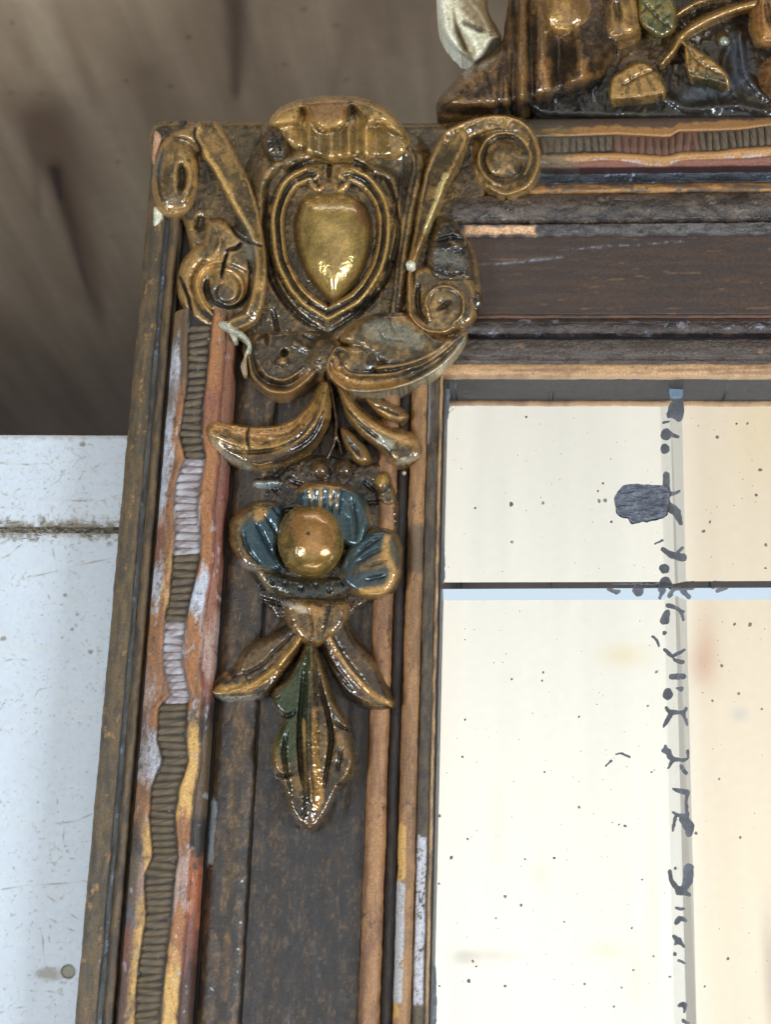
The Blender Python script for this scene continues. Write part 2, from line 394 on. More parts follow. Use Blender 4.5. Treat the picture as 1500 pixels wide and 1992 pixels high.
for a in ((1215, 1275, 40, 20, lin(222, 186, 110), .6), (905, 1862, 26, 9, lin(120, 84, 62), .7), (960, 1860, 50, 7, lin(170, 130, 96), .5),
          (1368, 1290, 26, 45, lin(184, 120, 88), .7), (1375, 1240, 18, 60, lin(196, 140, 108), .5), (1440, 1390, 14, 9, lin(140, 160, 190), .8),
          (1180, 1850, 30, 14, lin(222, 190, 120), .5), (1050, 1700, 16, 20, lin(214, 186, 150), .5), (1040, 1555, 6, 16, lin(190, 160, 140), .4),
          (1270, 1750, 10, 200, lin(214, 180, 150), .4), (1240, 1900, 14, 60, lin(214, 176, 146), .4), (970, 1600, 10, 80, lin(220, 196, 160), .4), (1500, 1900, 9, 120, lin(90, 84, 80), .9)):
    cblob(*a)
V = np.stack([CX, CY, np.full_like(CX, ZC)], -1).reshape(-1, 3)
ceil = new_mesh('ceiling', V, grid_faces(*CX.shape)[:, ::-1], np.concatenate([cc, np.full(CX.shape + (1,), .2)], -1).reshape(-1, 4), WOODM)
tag(ceil, 'pale plywood ceiling that the mirror reflects', None, 'structure')

# ------------------------------------------------------------------ white painted bench
bench = bpy.data.objects.new('workbench', None); C.objects.link(bench); bench.location = (0, 0, 0)
tag(bench, 'scratched white painted bench of boards under the mirror frame', 'workbench')
def board(ytop, ybot, seed, open_bottom):
    x0 = float(P(-40, 1000, ZT)[0]); x1 = float(P(330, 1000, ZT)[0])
    y1 = float(P(100, ytop, ZT)[1]); y0 = float(P(100, ybot, ZT)[1]); yv = float(P(100, min(ybot, 2030), ZT)[1])
    xs = dense(-.55, x0, x1, .75, 1.6 * S, .06)
    st = 1.6 * S
    ys = np.arange(yv, y1, st); ys = np.append(ys, y1)
    if open_bottom: ys = np.concatenate([np.arange(y0, yv - .001, .04), ys])
    BX, BY = np.meshgrid(xs, ys)
    dsc = (BX - CAM[0]), (BY - CAM[1])
    # pixel each bench point has, so that the traced scratches land on the board
    v = M @ np.stack([(BX - CAM[0]).ravel(), (BY - CAM[1]).ravel(), np.full(BX.size, ZT * S - CAM[2])])
    px = (750 - F * v[0] / v[2]).reshape(BX.shape); py = (996 + F * v[1] / v[2]).reshape(BX.shape)
    n = fbm(px / 60, py / 60, seed); nf = fbm(px / 7, py / 7, seed + 4); ns = fbm(px / 14, py / 90, seed + 8); nh = fbm(px / 120, py / 10, seed + 9)
    col = np.broadcast_to(lin(196, 198, 201), BX.shape + (3,)) * (.95 + .07 * n[..., None])
    col = mix(col, lin(196, 188, 176), sst(.60, .8, nh) * .25 + sst(.66, .82, ns) * .2)
    col = mix(col, lin(150, 138, 116), sst(.64, .78, nf * .8 + n * .2) * .6)
    hz = np.zeros(BX.shape)
    def line(x0, y0, x1, y1, wd, am, c=lin(128, 112, 92)):
        nonlocal col, hz
        e = (x1 - x0, y1 - y0); L2 = e[0] ** 2 + e[1] ** 2 + 1e-6
        t = np.clip(((px - x0) * e[0] + (py - y0) * e[1]) / L2, 0, 1)
        d = np.hypot(px - x0 - t * e[0] - 2.5 * np.sin(t * 5 + x0), py - y0 - t * e[1] - 2.5 * np.sin(t * 4 + y0)) + (nf - .5) * 1.5
        wg = np.exp(-(d / wd) ** 2) * am * (.5 + .9 * nf); col = mix(col, c, np.clip(wg, 0, 1)); hz = hz - wg * 1.2
    for a in ((56, 1120, 220, 1088), (6, 1082, 44, 1061), (82, 1138, 103, 1176), (3, 1732, 159, 1711), (94, 1746, 159, 1790), (12, 1285, 58, 1283),
              (112, 1602, 179, 1585), (120, 1600, 127, 1644), (76, 1808, 92, 1880), (120, 1670, 159, 1667), (76, 973, 232, 970), (0, 903, 80, 901),
              (100, 1790, 150, 1812), (20, 1360, 0, 1378), (70, 1195, 94, 1197), (142, 1400, 170, 1410), (106, 1540, 112, 1570), (95, 1800, 98, 1830),
              (0, 1970, 60, 1955), (60, 1925, 120, 1935), (84, 940, 90, 955), (160, 862, 176, 868), (104, 1054, 107, 1110)):
        line(*a, 1.5, .8)
    r2 = np.random.default_rng(seed)
    for k in range(150):
        x, y = r2.uniform(-10, 240), r2.uniform(ytop, min(ybot, 1995)); a = r2.normal(0, .5) + (1.4 if r2.random() < .25 else 0); L_ = r2.uniform(6, 42)
        line(x, y, x + L_ * math.cos(a), y + L_ * math.sin(a), r2.uniform(.7, 1.3), r2.uniform(.25, .7))
    for x, y, r in ((176, 1267, 6), (160, 864, 7), (126, 1158, 6), (140, 1224, 5), (150, 1194, 5), (6, 1242, 8), (120, 1240, 3), (185, 1344, 3), (74, 1560, 4), (170, 1870, 3), (130, 1655, 4)):
        d = np.hypot(px - x, (py - y) * 1.2) + (nf - .5) * 8; col = mix(col, lin(120, 108, 88), sst(r, r - 4, d) * .75); hz -= sst(r, r - 4, d)
    d = np.hypot(px - 132, py - 1890) + (nf - .5) * 3                       # filled nail hole and its smear
    col = mix(col, lin(128, 118, 96), sst(15, 12, d) * .9); col = mix(col, lin(86, 76, 60), np.exp(-((d - 13) / 2) ** 2) * .8); hz -= sst(15, 11, d) * 3
    d = np.hypot((px - 95) / 1.9, py - 1895) + (nf - .5) * 14; col = mix(col, lin(140, 130, 112), sst(20, 6, d) * .8)
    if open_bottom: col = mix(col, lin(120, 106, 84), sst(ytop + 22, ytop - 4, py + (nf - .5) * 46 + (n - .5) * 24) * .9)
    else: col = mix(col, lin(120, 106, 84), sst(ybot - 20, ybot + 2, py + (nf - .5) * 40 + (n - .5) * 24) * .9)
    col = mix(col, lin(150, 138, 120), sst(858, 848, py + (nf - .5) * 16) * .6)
    zz = ZT * S + hz * S * .6
    V = np.stack([BX, BY, zz], -1).reshape(-1, 3); f = grid_faces(*BX.shape)[:, ::-1]; f = f[:, ::-1] if False else f
    c4 = np.concatenate([col, np.full(BX.shape + (1,), .3)], -1).reshape(-1, 4)
    # front and rear edges, 22 mm thick
    ny, nx = BX.shape; extra = []; fe = []; base = len(V)
    for row, flip in ((ny - 1, 0), (0, 1)):
        top = np.arange(nx) + row * nx; W = V[top].copy(); W[:, 2] -= .022
        b0 = base + sum(len(e) for e in extra); extra.append(W); bot = b0 + np.arange(nx)
        q = np.stack([top[:-1], top[1:], bot[1:], bot[:-1]], -1); fe.append(q if flip else q[:, ::-1])
    V2 = np.vstack([V] + extra); c2 = np.vstack([c4, c4[(ny - 1) * nx:], c4[:nx]])
    return new_mesh('board', V2, np.vstack([grid_faces(ny, nx)[:, ::-1]] + fe), c2, WHITEM, bench)
board(847, 1026, 41, False); board(1037, 4200, 43, True)
# dirt and fibres packed in the joint
gx = np.arange(-.5, .7, 2 * S); y0 = float(P(100, 1043, ZT)[1]); y1 = float(P(100, 1021, ZT)[1]); gy = np.linspace(y0, y1, 12)
DX, DY = np.meshgrid(gx, gy); nn = fbm(DX / S / 6, DY / S / 3, 51)
V = np.stack([DX, DY, ZT * S + S * (-5 + 6 * nn)], -1).reshape(-1, 3)
dc = mix(lin(58, 50, 42), lin(134, 120, 98), sst(.35, .75, nn))
dirt = new_mesh('dirt', V, grid_faces(*DX.shape)[:, ::-1], np.concatenate([dc, np.zeros(DX.shape + (1,))], -1).reshape(-1, 4), WOODM, bench); dirt['kind'] = 'stuff'
vs, fs, cs = [], [], []
for k in range(120):
    px, py = rng.uniform(-20, 236), rng.normal(1031, 8); a = rng.normal(0, .35); L_ = rng.uniform(5, 18); wd = rng.uniform(.3, .7)
    q = P(px, py, ZT + rng.uniform(.4, 1.2)); dx, dy = math.cos(a) * L_ * S, math.sin(a) * L_ * S; ox, oy = -math.sin(a) * wd * S, math.cos(a) * wd * S
    i = len(vs)
    for (sx_, sy_, sz_) in ((ox, oy, 0), (-ox, -oy, 0), (dx - ox, dy - oy, rng.uniform(-2, .5) * S), (dx + ox, dy + oy, 0), (dx / 2, dy / 2, 1.2 * S)):
        vs.append((q[0] + sx_, q[1] + sy_, q[2] + sz_))
    fs += [(i, i + 1, i + 4), (i + 1, i + 2, i + 4), (i + 2, i + 3, i + 4), (i + 3, i, i + 4)]
    c = lin(*(np.array((150, 136, 112)) * rng.uniform(.35, 1.0))); cs += [np.append(c, 0)] * 5
fib = new_mesh('fibre', vs, fs, cs, WOODM, bench, False); fib['kind'] = 'stuff'

# ================================================================== the mirror
mir = bpy.data.objects.new('framed_mirror', None); C.objects.link(mir); mir.location = (0, 0, 0)
tag(mir, 'antique gilt framed mirror with carved flower drop lying on the white bench', 'mirror')

def e_of(x, y): return 1080 + (x - 1080) * (1992 + 8490) / (y + 8490)      # pixel -> position across the left rail
# ---- rail cores
def prism(name, pts, z0, z1, mat, parent, col):
    n = len(pts); v = [(x, y, z1 * S) for x, y in pts] + [(x, y, z0 * S) for x, y in pts]
    me = bpy.data.meshes.new(name); me.from_pydata(v, [], [list(range(n)), list(range(2 * n - 1, n - 1, -1))] + [[i, n + i, n + (i + 1) % n, (i + 1) % n] for i in range(n)])
    at = me.attributes.new('paint', 'FLOAT_COLOR', 'POINT'); at.data.foreach_set('color', np.tile(np.append(col, .2), 2 * n).astype(np.float32))
    me.materials.append(mat); o = bpy.data.objects.new(name, me); C.objects.link(o); o.parent = parent; return o
uo = float(P(147, 1992, 0)[0]); ui = float(P(838, 1992, -20)[0]); vo = float(P(700, 240, 0)[1]); vi = float(P(1200, 735, -20)[1])
YB = -.30; XR = .22
railL = prism('rail', [(uo, YB), (ui, YB), (ui, vi), (uo, vo)], ZT, -22, RAILM, mir, DARK)
railT = prism('rail', [(uo, vo), (ui, vi), (XR, vi), (XR, vo)], ZT, -22, RAILM, mir, DARK)

def band(name, side, e0, e1, prof, paint, a0, a1, ne=14, st=3.0, mat=RAILM, amp=.8, seed=0, gloss=.35, drop=16, label=None, wob=1.0, under=None):
    """one moulded strip of a rail, swept along it, with its two flanks"""
    es = np.linspace(e0, e1, ne); al = np.arange(a0, a1 + st, st)
    E, A = np.meshgrid(es, al)
    t = (E - e0) / (e1 - e0)
    n = fbm(E / 7, A / 16, seed) - .5; n2 = fbm(E / 3, A / 4, seed + 2) - .5; nl = fbm(A / 60, A * 0 + seed, seed + 4) - .5
    H = prof(t, E, A) + amp * (2.2 * n + 1.2 * n2 + 1.4 * nl * wob)
    col, g = paint(t, E, A, n, n2)
    Es = E + wob * (1.6 * nl + 1.4 * (fbm(A / 14, A * 0 + 3, seed + 6) - .5)) * np.where((t < .02) | (t > .98), 1.6, 1)
    if side == 'L':
        q = P(Es, np.full_like(E, 1992.), H); v = P(np.full_like(A, 600.), A, 0)[..., 1]
        V = np.stack([q[..., 0], v, H * S], -1)
    else:
        q = P(np.full_like(E, 1200.), Es, H); u = P(A, np.full_like(A, 450.), 0)[..., 0]
        V = np.stack([u, q[..., 1], H * S], -1)
    c4 = np.concatenate([col, np.clip(g, 0, 1)[..., None]], -1)
    f = grid_faces(*E.shape)
    lf = V[:, :1].copy(); lf[..., 2] -= drop * S; rt = V[:, -1:].copy(); rt[..., 2] -= drop * S
    if under is None: V = np.concatenate([lf, V, rt], 1); c4 = np.concatenate([c4[:, :1], c4, c4[:, -1:]], 1)
    else:                                    # the flank over the glass is coloured dark below its edge
        m1 = V[:, -1:].copy(); m1[..., 2] -= 22 * S; m2 = m1.copy(); m2[..., 2] -= 3 * S; m2[..., 1] += 4 * S
        rt[..., 1] += 4 * S; k = fbm(A[:, :1] / 30, A[:, :1] * 0, seed + 50)[..., None]; ud = np.concatenate([under * (.7 + .6 * k), np.full(k.shape, .5)], -1)
        V = np.concatenate([lf, V, m1, m2, rt], 1); c4 = np.concatenate([c4[:, :1], c4, c4[:, -1:], ud, ud], 1)
    f = grid_faces(*V.shape[:2])
    if side == 'L': f = f[:, ::-1][:, :] if False else f
    o = new_mesh(name, V.reshape(-1, 3), f if side == 'L' else f, c4.reshape(-1, 4), mat, railL if side == 'L' else railT)
    if label: o['label'] = label
    return o
def rnd(h0, h1): return lambda t, E, A: h0 + (h1 - h0) * np.sqrt(np.clip(1 - (2 * t - 1) ** 2, 0, 1))
def slope(h0, h1): return lambda t, E, A: h0 + (h1 - h0) * t
def tone(c0, c1, lo=-.2, hi=.2, g0=.35, sc=(9, 40), seed=0, c2=None, th=.2):
    def fn(t, E, A, n, n2):
        k = fbm(E / sc[0], A / sc[1], 100 + seed) - .5 + .5 * n
        c = mix(np.broadcast_to(c0, E.shape + (3,)), np.broadcast_to(c1, E.shape + (3,)), sst(lo, hi, k))
        if c2 is not None:
            k2 = fbm(E / 12, A / 30, 130 + seed) - .5 + .4 * n2; c = mix(c, np.broadcast_to(c2, E.shape + (3,)), sst(th, th + .08, k2))
        return c, np.full(E.shape, g0) + n * .4
    return fn
Y0, Y1 = 238, 2500
# ---- left rail, outside to inside
band('outer_moulding', 'L', 145, 186, lambda t, E, A: -22 + 34 * np.sqrt(np.clip(1 - (1.3 * t - .75) ** 2, 0, 1)), tone(lin(100, 80, 52), lin(74, 62, 46), seed=1, c2=lin(140, 104, 60), th=.24), Y0, Y1, seed=201, drop=80)
band('fillet', 'L', 185, 199, slope(4, 3), tone(lin(58, 58, 60), lin(84, 82, 78), seed=2, c2=lin(110, 118, 134), th=.2), Y0, Y1, ne=6, seed=202)
band('bead', 'L', 198, 221, rnd(2, 17), tone(lin(104, 82, 52), lin(70, 58, 44), seed=3), Y0, Y1, ne=10, seed=203)
band('fillet', 'L', 220, 229, slope(-4, -6), tone(GRIME, DARK, seed=4), Y0, Y1, ne=4, seed=204)

NOT = [(640, 365, 412), (680, 364, 408), (750, 363, 401), (800, 356, 394), (860, 347, 393), (905, 358, 399), (950, 340, 391), (1000, 336, 384), (1050, 339, 391), (1100, 334, 389),
       (1170, 329, 372), (1215, 319, 363), (1300, 314, 354), (1365, 328, 370), (1390, 306, 363), (1450, 302, 362), (1490, 314, 367), (1540, 293, 349), (1600, 289, 340),
       (1680, 295, 347), (1712, 279, 340), (1790, 281, 334), (1850, 273, 327), (1920, 264, 318), (1992, 260, 313), (2100, 262, 306), (2200, 246, 298), (2300, 246, 290), (2520, 230, 270)]
NY = np.array([q[0] for q in NOT], float); NLx = e_of(np.array([q[1] for q in NOT]), NY); NRx = e_of(np.array([q[2] for q in NOT]), NY)
def seg(A, tab):
    """colour along a strip from a table of (from, colour)"""
    ys = np.array([q[0] for q in tab]); i = np.clip(np.searchsorted(ys, A, 'right') - 1, 0, len(tab) - 1)
    return np.array([q[1] for q in tab])[i]
LIN_ = [(0, BROWN), (772, TERRA), (845, TAN), (905, TERRA), (1095, YEL), (1120, TERRA), (1160, YEL), (1200, TERRA), (1450, WHITE), (1475, WHITE), (1545, TERRA), (1620, YEL), (1690, PINK), (1770, YEL), (2050, TERRA), (2200, YEL)]
LOUT = [(0, lin(120, 92, 58)), (676, WHITE), (760, lin(150, 142, 142)), (815, WHITE), (1000, PINK), (1050, RED), (1105, WHITE), (1200, TERRA), (1330, PINK), (1400, lin(110, 84, 70)), (1455, lin(150, 144, 146)), (1545, TERRA), (1620, DARK), (1690, lin(96, 82, 66)), (1790, STEEL), (1830, RED), (1900, lin(92, 66, 58))]
RIN = [(0, BROWN), (636, TERRA), (800, RED), (830, TERRA), (1135, WHITE), (1225, TERRA), (1385, BROWN), (1432, YEL), (1605, TERRA), (1690, PINK), (1790, TERRA), (1878, YEL), (2080, TERRA)]
ROUT = [(0, BROWN), (640, lin(124, 80, 56)), (900, RED), (1130, lin(140, 92, 70)), (1225, PINK), (1330, RED), (1385, DARK), (1440, lin(96, 76, 54)), (1600, DARK), (1690, lin(160, 96, 60)), (1800, RED), (1900, lin(84, 58, 46)), (2080, RED)]
def wavy_h(t, E, A):
    l = np.interp(A, NY, NLx); r = np.interp(A, NY, NRx)
    h = 14 + 26 * np.sqrt(np.clip(1 - np.abs(2 * t - 1) ** 3, 0, 1))
    inside = sst(-3, 3, E - l) * sst(-3, 3, r - E)
    lipw = np.exp(-((E - l + 7) / 7) ** 2) + np.exp(-((E - r - 7) / 7) ** 2)
    return h - 8 * inside + 3.5 * lipw - 5 * np.exp(-((E - (r + 372) / 2 - 4) / 3) ** 2)
def wavy_c(t, E, A, n, n2):
    l = np.interp(A, NY, NLx); r = np.interp(A, NY, NRx); nb = fbm(E / 10, A / 44, 91) - .5
    Aj = A + 90 * nb + 26 * n; Ak = Aj + 18 + 24 * n2
    li, lo_, ri, ro = ((seg(Aj, q) + seg(Ak, q)) / 2 for q in (LIN_, LOUT, RIN, ROUT))
    ml = 228 + (l - 228) * .50; mr_ = r + (369 - r) * .52
    c = mix(lo_, li, sst(-4, 4, E - ml + 12 * n))
    cin = mix(np.broadcast_to(GRIME, E.shape + (3,)), np.broadcast_to(lin(110, 98, 96), E.shape + (3,)), sst(0, .1, ((A > 905) & (A < 1090)) * .5 + ((A > 1215) & (A < 1375)) * .5 + n * .4 - .2))
    c = mix(c, np.broadcast_to(lin(112, 88, 66), E.shape + (3,)), np.clip(.32 + 1.2 * n + .7 * n2, 0, .8))
    c = mix(c, cin, sst(-2, 2, E - l + 4 * n)); c = mix(c, ri, sst(-2, 2, E - r + 4 * n)); c = mix(c, ro, sst(-4, 4, E - mr_ + 12 * n))
    c = mix(c, np.broadcast_to(GRIME, E.shape + (3,)), sst(.14, .3, n2 * .8 + n * .7) * .55)
    c = mix(c, np.broadcast_to(lin(100, 78, 62), E.shape + (3,)), sst(.08, .3, fbm(E / 14, A / 60, 78) - .5) * .6)
    c = mix(c, np.broadcast_to(WHITE, E.shape + (3,)), sst(.2, .3, fbm(E / 9, A / 26, 77) - .5) * .5)
    return c, np.full(E.shape, .3) + n * .3
band('ribbon_moulding', 'L', 227, 369, wavy_h, wavy_c, 615, Y1, ne=72, st=2.2, seed=205, amp=.9, drop=40, wob=.6)
band('fillet', 'L', 368, 383, slope(-16, -14), tone(GRIME, lin(36, 36, 42), seed=6), 560, Y1, ne=5, seed=206)
def mott(c0, c1, c2, seed, strips=()):
    def fn(t, E, A, n, n2):
        k = fbm(E / 14, A / 34, seed) - .5; k2 = fbm(E / 4, A / 9, seed + 1) - .5
        c = mix(np.broadcast_to(c0, E.shape + (3,)), np.broadcast_to(c1, E.shape + (3,)), sst(-.15, .15, k))
        c = mix(c, np.broadcast_to(c2, E.shape + (3,)), sst(.10, .30, k * .7 + k2 * 1.1) * .6)
        g = np.full(E.shape, .45) + k2 * .6
        for e0, e1, a0, a1, cc_ in strips:
            wgt = sst(-1.5, 1.5, np.minimum(E - e0, e1 - E) + 3 * n) * sst(-3, 3, np.minimum(A - a0, a1 - A) + 40 * n + 20 * n2)
            c = mix(c, np.broadcast_to(cc_, E.shape + (3,)), wgt)
        return c, g
    return fn
band('cove_moulding', 'L', 382, 464, lambda t, E, A: -6 + 14 * np.sin(np.pi * np.clip(t, 0, 1)) ** .7, mott(lin(52, 42, 33), lin(78, 60, 41), lin(122, 92, 54), 61, [(e_of(404, 1620), e_of(418, 1620), 1560, 1690, lin(150, 156, 160))]), 480, Y1, ne=30, seed=207, amp=1.0)
band('fillet', 'L', 463, 472, slope(-14, -16), tone(GRIME, lin(30, 28, 28), seed=8), 480, Y1, ne=4, seed=208)
band('frieze_panel', 'L', 470, 697, lambda t, E, A: -10 + 2.2 * np.sin(E / 9 + 3 * fbm(E / 30, A / 200, 5)) * (fbm(E / 20, A / 120, 6)) - 3 * np.exp(-((E - 565) / 4) ** 2), mott(lin(46, 38, 34), lin(57, 46, 38), lin(98, 74, 48), 63), 560, Y1, ne=84, seed=209, amp=.7)
band('bead', 'L', 696, 738, rnd(-10, 11), tone(lin(154, 112, 72), lin(122, 86, 56), seed=10, sc=(14, 90), c2=lin(96, 66, 44), th=.22), 640, Y1, ne=14, seed=210, amp=.5)
band('fillet', 'L', 737, 765, rnd(-22, -12), tone(lin(50, 45, 46), lin(66, 58, 54), seed=11), 640, Y1, ne=8, seed=211)
STR = [(764, 780, 1600, 1712, YEL), (763, 781, 1712, 1950, lin(170, 164, 160)), (764, 776, 1950, 1980, YEL)]
def rib2(t, E, A, n, n2):
    c, g = tone(lin(154, 114, 72), lin(126, 92, 60), seed=12, sc=(14, 90), c2=lin(98, 78, 58), th=.22)(t, E, A, n, n2)
    c = mix(c, np.broadcast_to(lin(92, 76, 60), E.shape + (3,)), sst(-8, 8, np.minimum(A - 1020, 1115 - A)) * .8)
    for e0, e1, a0, a1, cc_ in STR:
        c = mix(c, np.broadcast_to(cc_, E.shape + (3,)), sst(-1.5, 1.5, np.minimum(E - e0, e1 - E) + 4 * n) * sst(-2, 2, np.minimum(A - a0, a1 - A) + 50 * n + 20 * n2) * sst(-.3, 0, n2 + n + .12))
    return c, g
band('bead', 'L', 764, 800, rnd(-12, 8), rib2, 690, Y1, ne=16, seed=212, amp=.5)
def flat3(t, E, A, n, n2):
    c, g = tone(lin(92, 78, 58), lin(66, 56, 48), seed=13, sc=(8, 30))(t, E, A, n, n2)
    c = mix(c, np.broadcast_to(lin(176, 170, 172), E.shape + (3,)), sst(-1.5, 1.5, np.minimum(E - 803, 821 - E) + 3 * n) * sst(-2, 2, np.minimum(A - 1620, 1948 - A) + 20 * n) * sst(-.32, -.1, n2 + n))
    c = mix(c, np.broadcast_to(lin(128, 120, 120), E.shape + (3,)), sst(-2, 2, np.minimum(E - 797, 806 - E) + 3 * n) * sst(-5, 5, 860 - A))
    return c, g
band('inner_moulding', 'L', 800, 826, slope(-7, -5), flat3, 700, Y1, ne=12, seed=213, amp=.5)
band('inner_lip', 'L', 825, 832, rnd(-8, -1), tone(lin(158, 124, 84), lin(110, 84, 58), seed=14), 722, Y1, ne=6, seed=214, amp=.3, drop=70)
band('inner_lip', 'L', 831, 838, slope(-30, -34), tone(GRIME, lin(64, 60, 58), seed=15), 736, Y1, ne=4, seed=215, amp=.3, drop=48)

# ---- top rail, outside to inside
X0, X1 = 1000, 2050
NT = [(1040, 266, 298), (1060, 265, 298), (1200, 262, 297), (1290, 268, 304), (1305, 268, 303), (1322, 258, 298), (1400, 257, 296), (1440, 256, 291), (1500, 249, 288), (1600, 256, 298), (1700, 247, 288), (1800, 256, 298), (2060, 250, 290)]
NX_ = np.array([q[0] for q in NT], float); NT0 = np.array([q[1] for q in NT], float); NT1 = np.array([q[2] for q in NT], float)
def wavyT_h(t, E, A):
    l = np.interp(A, NX_, NT0); r = np.interp(A, NX_, NT1)
    h = 12 + 28 * np.sqrt(np.clip(1 - np.abs(2 * t - 1) ** 3, 0, 1))
    return h - 7 * sst(-2, 2, E - l) * sst(-2, 2, r - E) + 3 * np.exp(-((E - r - 6) / 5) ** 2) + 3 * np.exp(-((E - l + 5) / 5) ** 2) - 3 * np.exp(-((E - r - 16 + 3 * np.sin(A / 30)) / 2.5) ** 2)
def wavyT_c(t, E, A, n, n2):
    l = np.interp(A, NX_, NT0); r = np.interp(A, NX_, NT1)
    B = lambda c: np.broadcast_to(c, E.shape + (3,))
    c = mix(B(lin(92, 72, 60)), B(lin(156, 114, 68)), sst(-3, 3, E - (l - 17) + 14 * n))
    c = mix(c, mix(B(lin(50, 43, 38)), B(lin(84, 56, 44)), sst(-8, 8, np.minimum(A - 1198, 1368 - A))), sst(-1.5, 1.5, E - l))
    c = mix(c, B(lin(162, 118, 68)), sst(-1.5, 1.5, E - r + 3 * n)); c = mix(c, B(WHITE), np.exp(-((E - r - 15 + 3 * np.sin(A / 30)) / 3) ** 2) * sst(-.05, .2, n + n2 + .05) * .8)
    c = mix(c, B(lin(122, 78, 60)), sst(-2, 2, E - r - 17 + 3 * np.sin(A / 30) + 6 * n)); c = mix(c, B(lin(76, 44, 40)), sst(-2, 2, E - 325 + 4 * n))
    c = mix(c, B(OLIVE), sst(1140, 1060, A + 160 * n + 60 * n2) * .75)
    return c, np.full(E.shape, .35) + .3 * n
band('ribbon_moulding', 'T', 229, 330, wavyT_h, wavyT_c, X0, X1, ne=52, st=2.2, seed=221, drop=60, wob=.5)
band('fillet', 'T', 329, 357, lambda t, E, A: 2 - 8 * np.sin(np.pi * t), tone(lin(52, 52, 54), lin(82, 84, 90), seed=21, sc=(5, 24), c2=lin(130, 138, 150), th=.2), X0, X1, ne=10, seed=222, mat=CRUST, gloss=.6)
band('bead', 'T', 356, 378, rnd(0, 14), tone(lin(160, 116, 64), lin(96, 72, 52), seed=22, sc=(6, 60), c2=lin(84, 74, 64), th=.12), X0, X1, ne=10, seed=223)
band('crusted_torus', 'T', 377, 436, lambda t, E, A: -14 + 38 * np.sqrt(np.clip(1 - (1.7 * t - .72) ** 2, 0, 1)), tone(lin(96, 80, 66), lin(62, 50, 42), seed=23, sc=(12, 30), c2=lin(118, 102, 84), th=.2, g0=.9), 880, X1, ne=24, seed=224, mat=CRUST, amp=1.6)
def flake(t, E, A, n, n2):
    c, g = tone(lin(74, 64, 58), lin(104, 96, 90), seed=24, sc=(6, 26), g0=.6)(t, E, A, n, n2)
    c = mix(c, np.broadcast_to(lin(196, 150, 98), E.shape + (3,)), sst(-3, 3, np.minimum(np.minimum(E - 438, 454 - E), np.minimum(A - 905, 1042 - A)) + 8 * n)); return c, g
band('flaked_edge', 'T', 435, 456, slope(4, 0), flake, 880, X1, ne=10, seed=225, mat=CRUST, amp=1.4)
def frT(t, E, A, n, n2):
    k = fbm(E / 8, A / 130, 300) - .5
    c = mix(np.broadcast_to(lin(74, 56, 46), E.shape + (3,)), np.broadcast_to(lin(64, 51, 45), E.shape + (3,)), sst(-.1, .1, k))
    c = mix(c, np.broadcast_to(lin(116, 86, 58), E.shape + (3,)), sst(.2, .3, fbm(E / 4, A / 50, 301) - .5) * .8)
    lf = np.exp(-((E - 513 + (A - 970) * .10 + 4 * n) / 1.8) ** 2) * sst(-4, 4, np.minimum(A - 965, 1094 - A)) + np.exp(-((E - 484 + (A - 1110) * .055 + 8 * n) / 1.8) ** 2) * sst(-4, 4, np.minimum(A - 1105, 1330 - A)) * sst(.35, .5, fbm(A / 11, A * 0, 9))
    c = mix(c, np.broadcast_to(lin(150, 150, 156), E.shape + (3,)), np.clip(lf, 0, 1) * .55 * sst(-.2, .1, n2))
    return c, np.full(E.shape, .5) + .3 * n
band('frieze_panel', 'T', 455, 612, lambda t, E, A: -9 - 2 * sst(-2, 2, E - 510 + (A - 970) * .1) * sst(1130, 1080, A), frT, 860, X1, ne=56, seed=226, amp=.35)
band('fillet', 'T', 611, 621, rnd(-10, -4), tone(lin(104, 74, 54), lin(80, 60, 50), seed=26), 880, X1, ne=5, seed=227, amp=.4)
band('bead', 'T', 620, 653, rnd(-6, 13), tone(lin(88, 72, 64), lin(60, 48, 44), seed=27, sc=(7, 22), c2=lin(128, 124, 130), th=.2, g0=.75), 880, X1, ne=16, seed=228, mat=CRUST, amp=1.5)
band('fillet', 'T', 652, 661, slope(-14, -12), tone(GRIME, lin(34, 30, 30), seed=28), 880, X1, ne=4, seed=229)
band('inner_moulding', 'T', 660, 709, lambda t, E, A: 4 + 5 * np.sin(np.pi * t) - 5 * np.exp(-((t - .75) / .05) ** 2), tone(lin(82, 66, 54), lin(98, 84, 74), seed=29, sc=(8, 50), c2=lin(140, 96, 60), th=.27, g0=.6), 860, X1, ne=22, seed=230, mat=CRUST, amp=1.2)
band('inner_lip', 'T', 708, 730, lambda t, E, A: -2 + 8 * np.sqrt(np.clip(1 - (1.4 * t - .5) ** 2, 0, 1)), tone(lin(176, 138, 98), lin(140, 106, 74), seed=30, sc=(5, 120), c2=lin(104, 90, 84), th=.24), 862, X1, ne=14, seed=231, amp=.5, drop=82, under=lin(22, 25, 32))

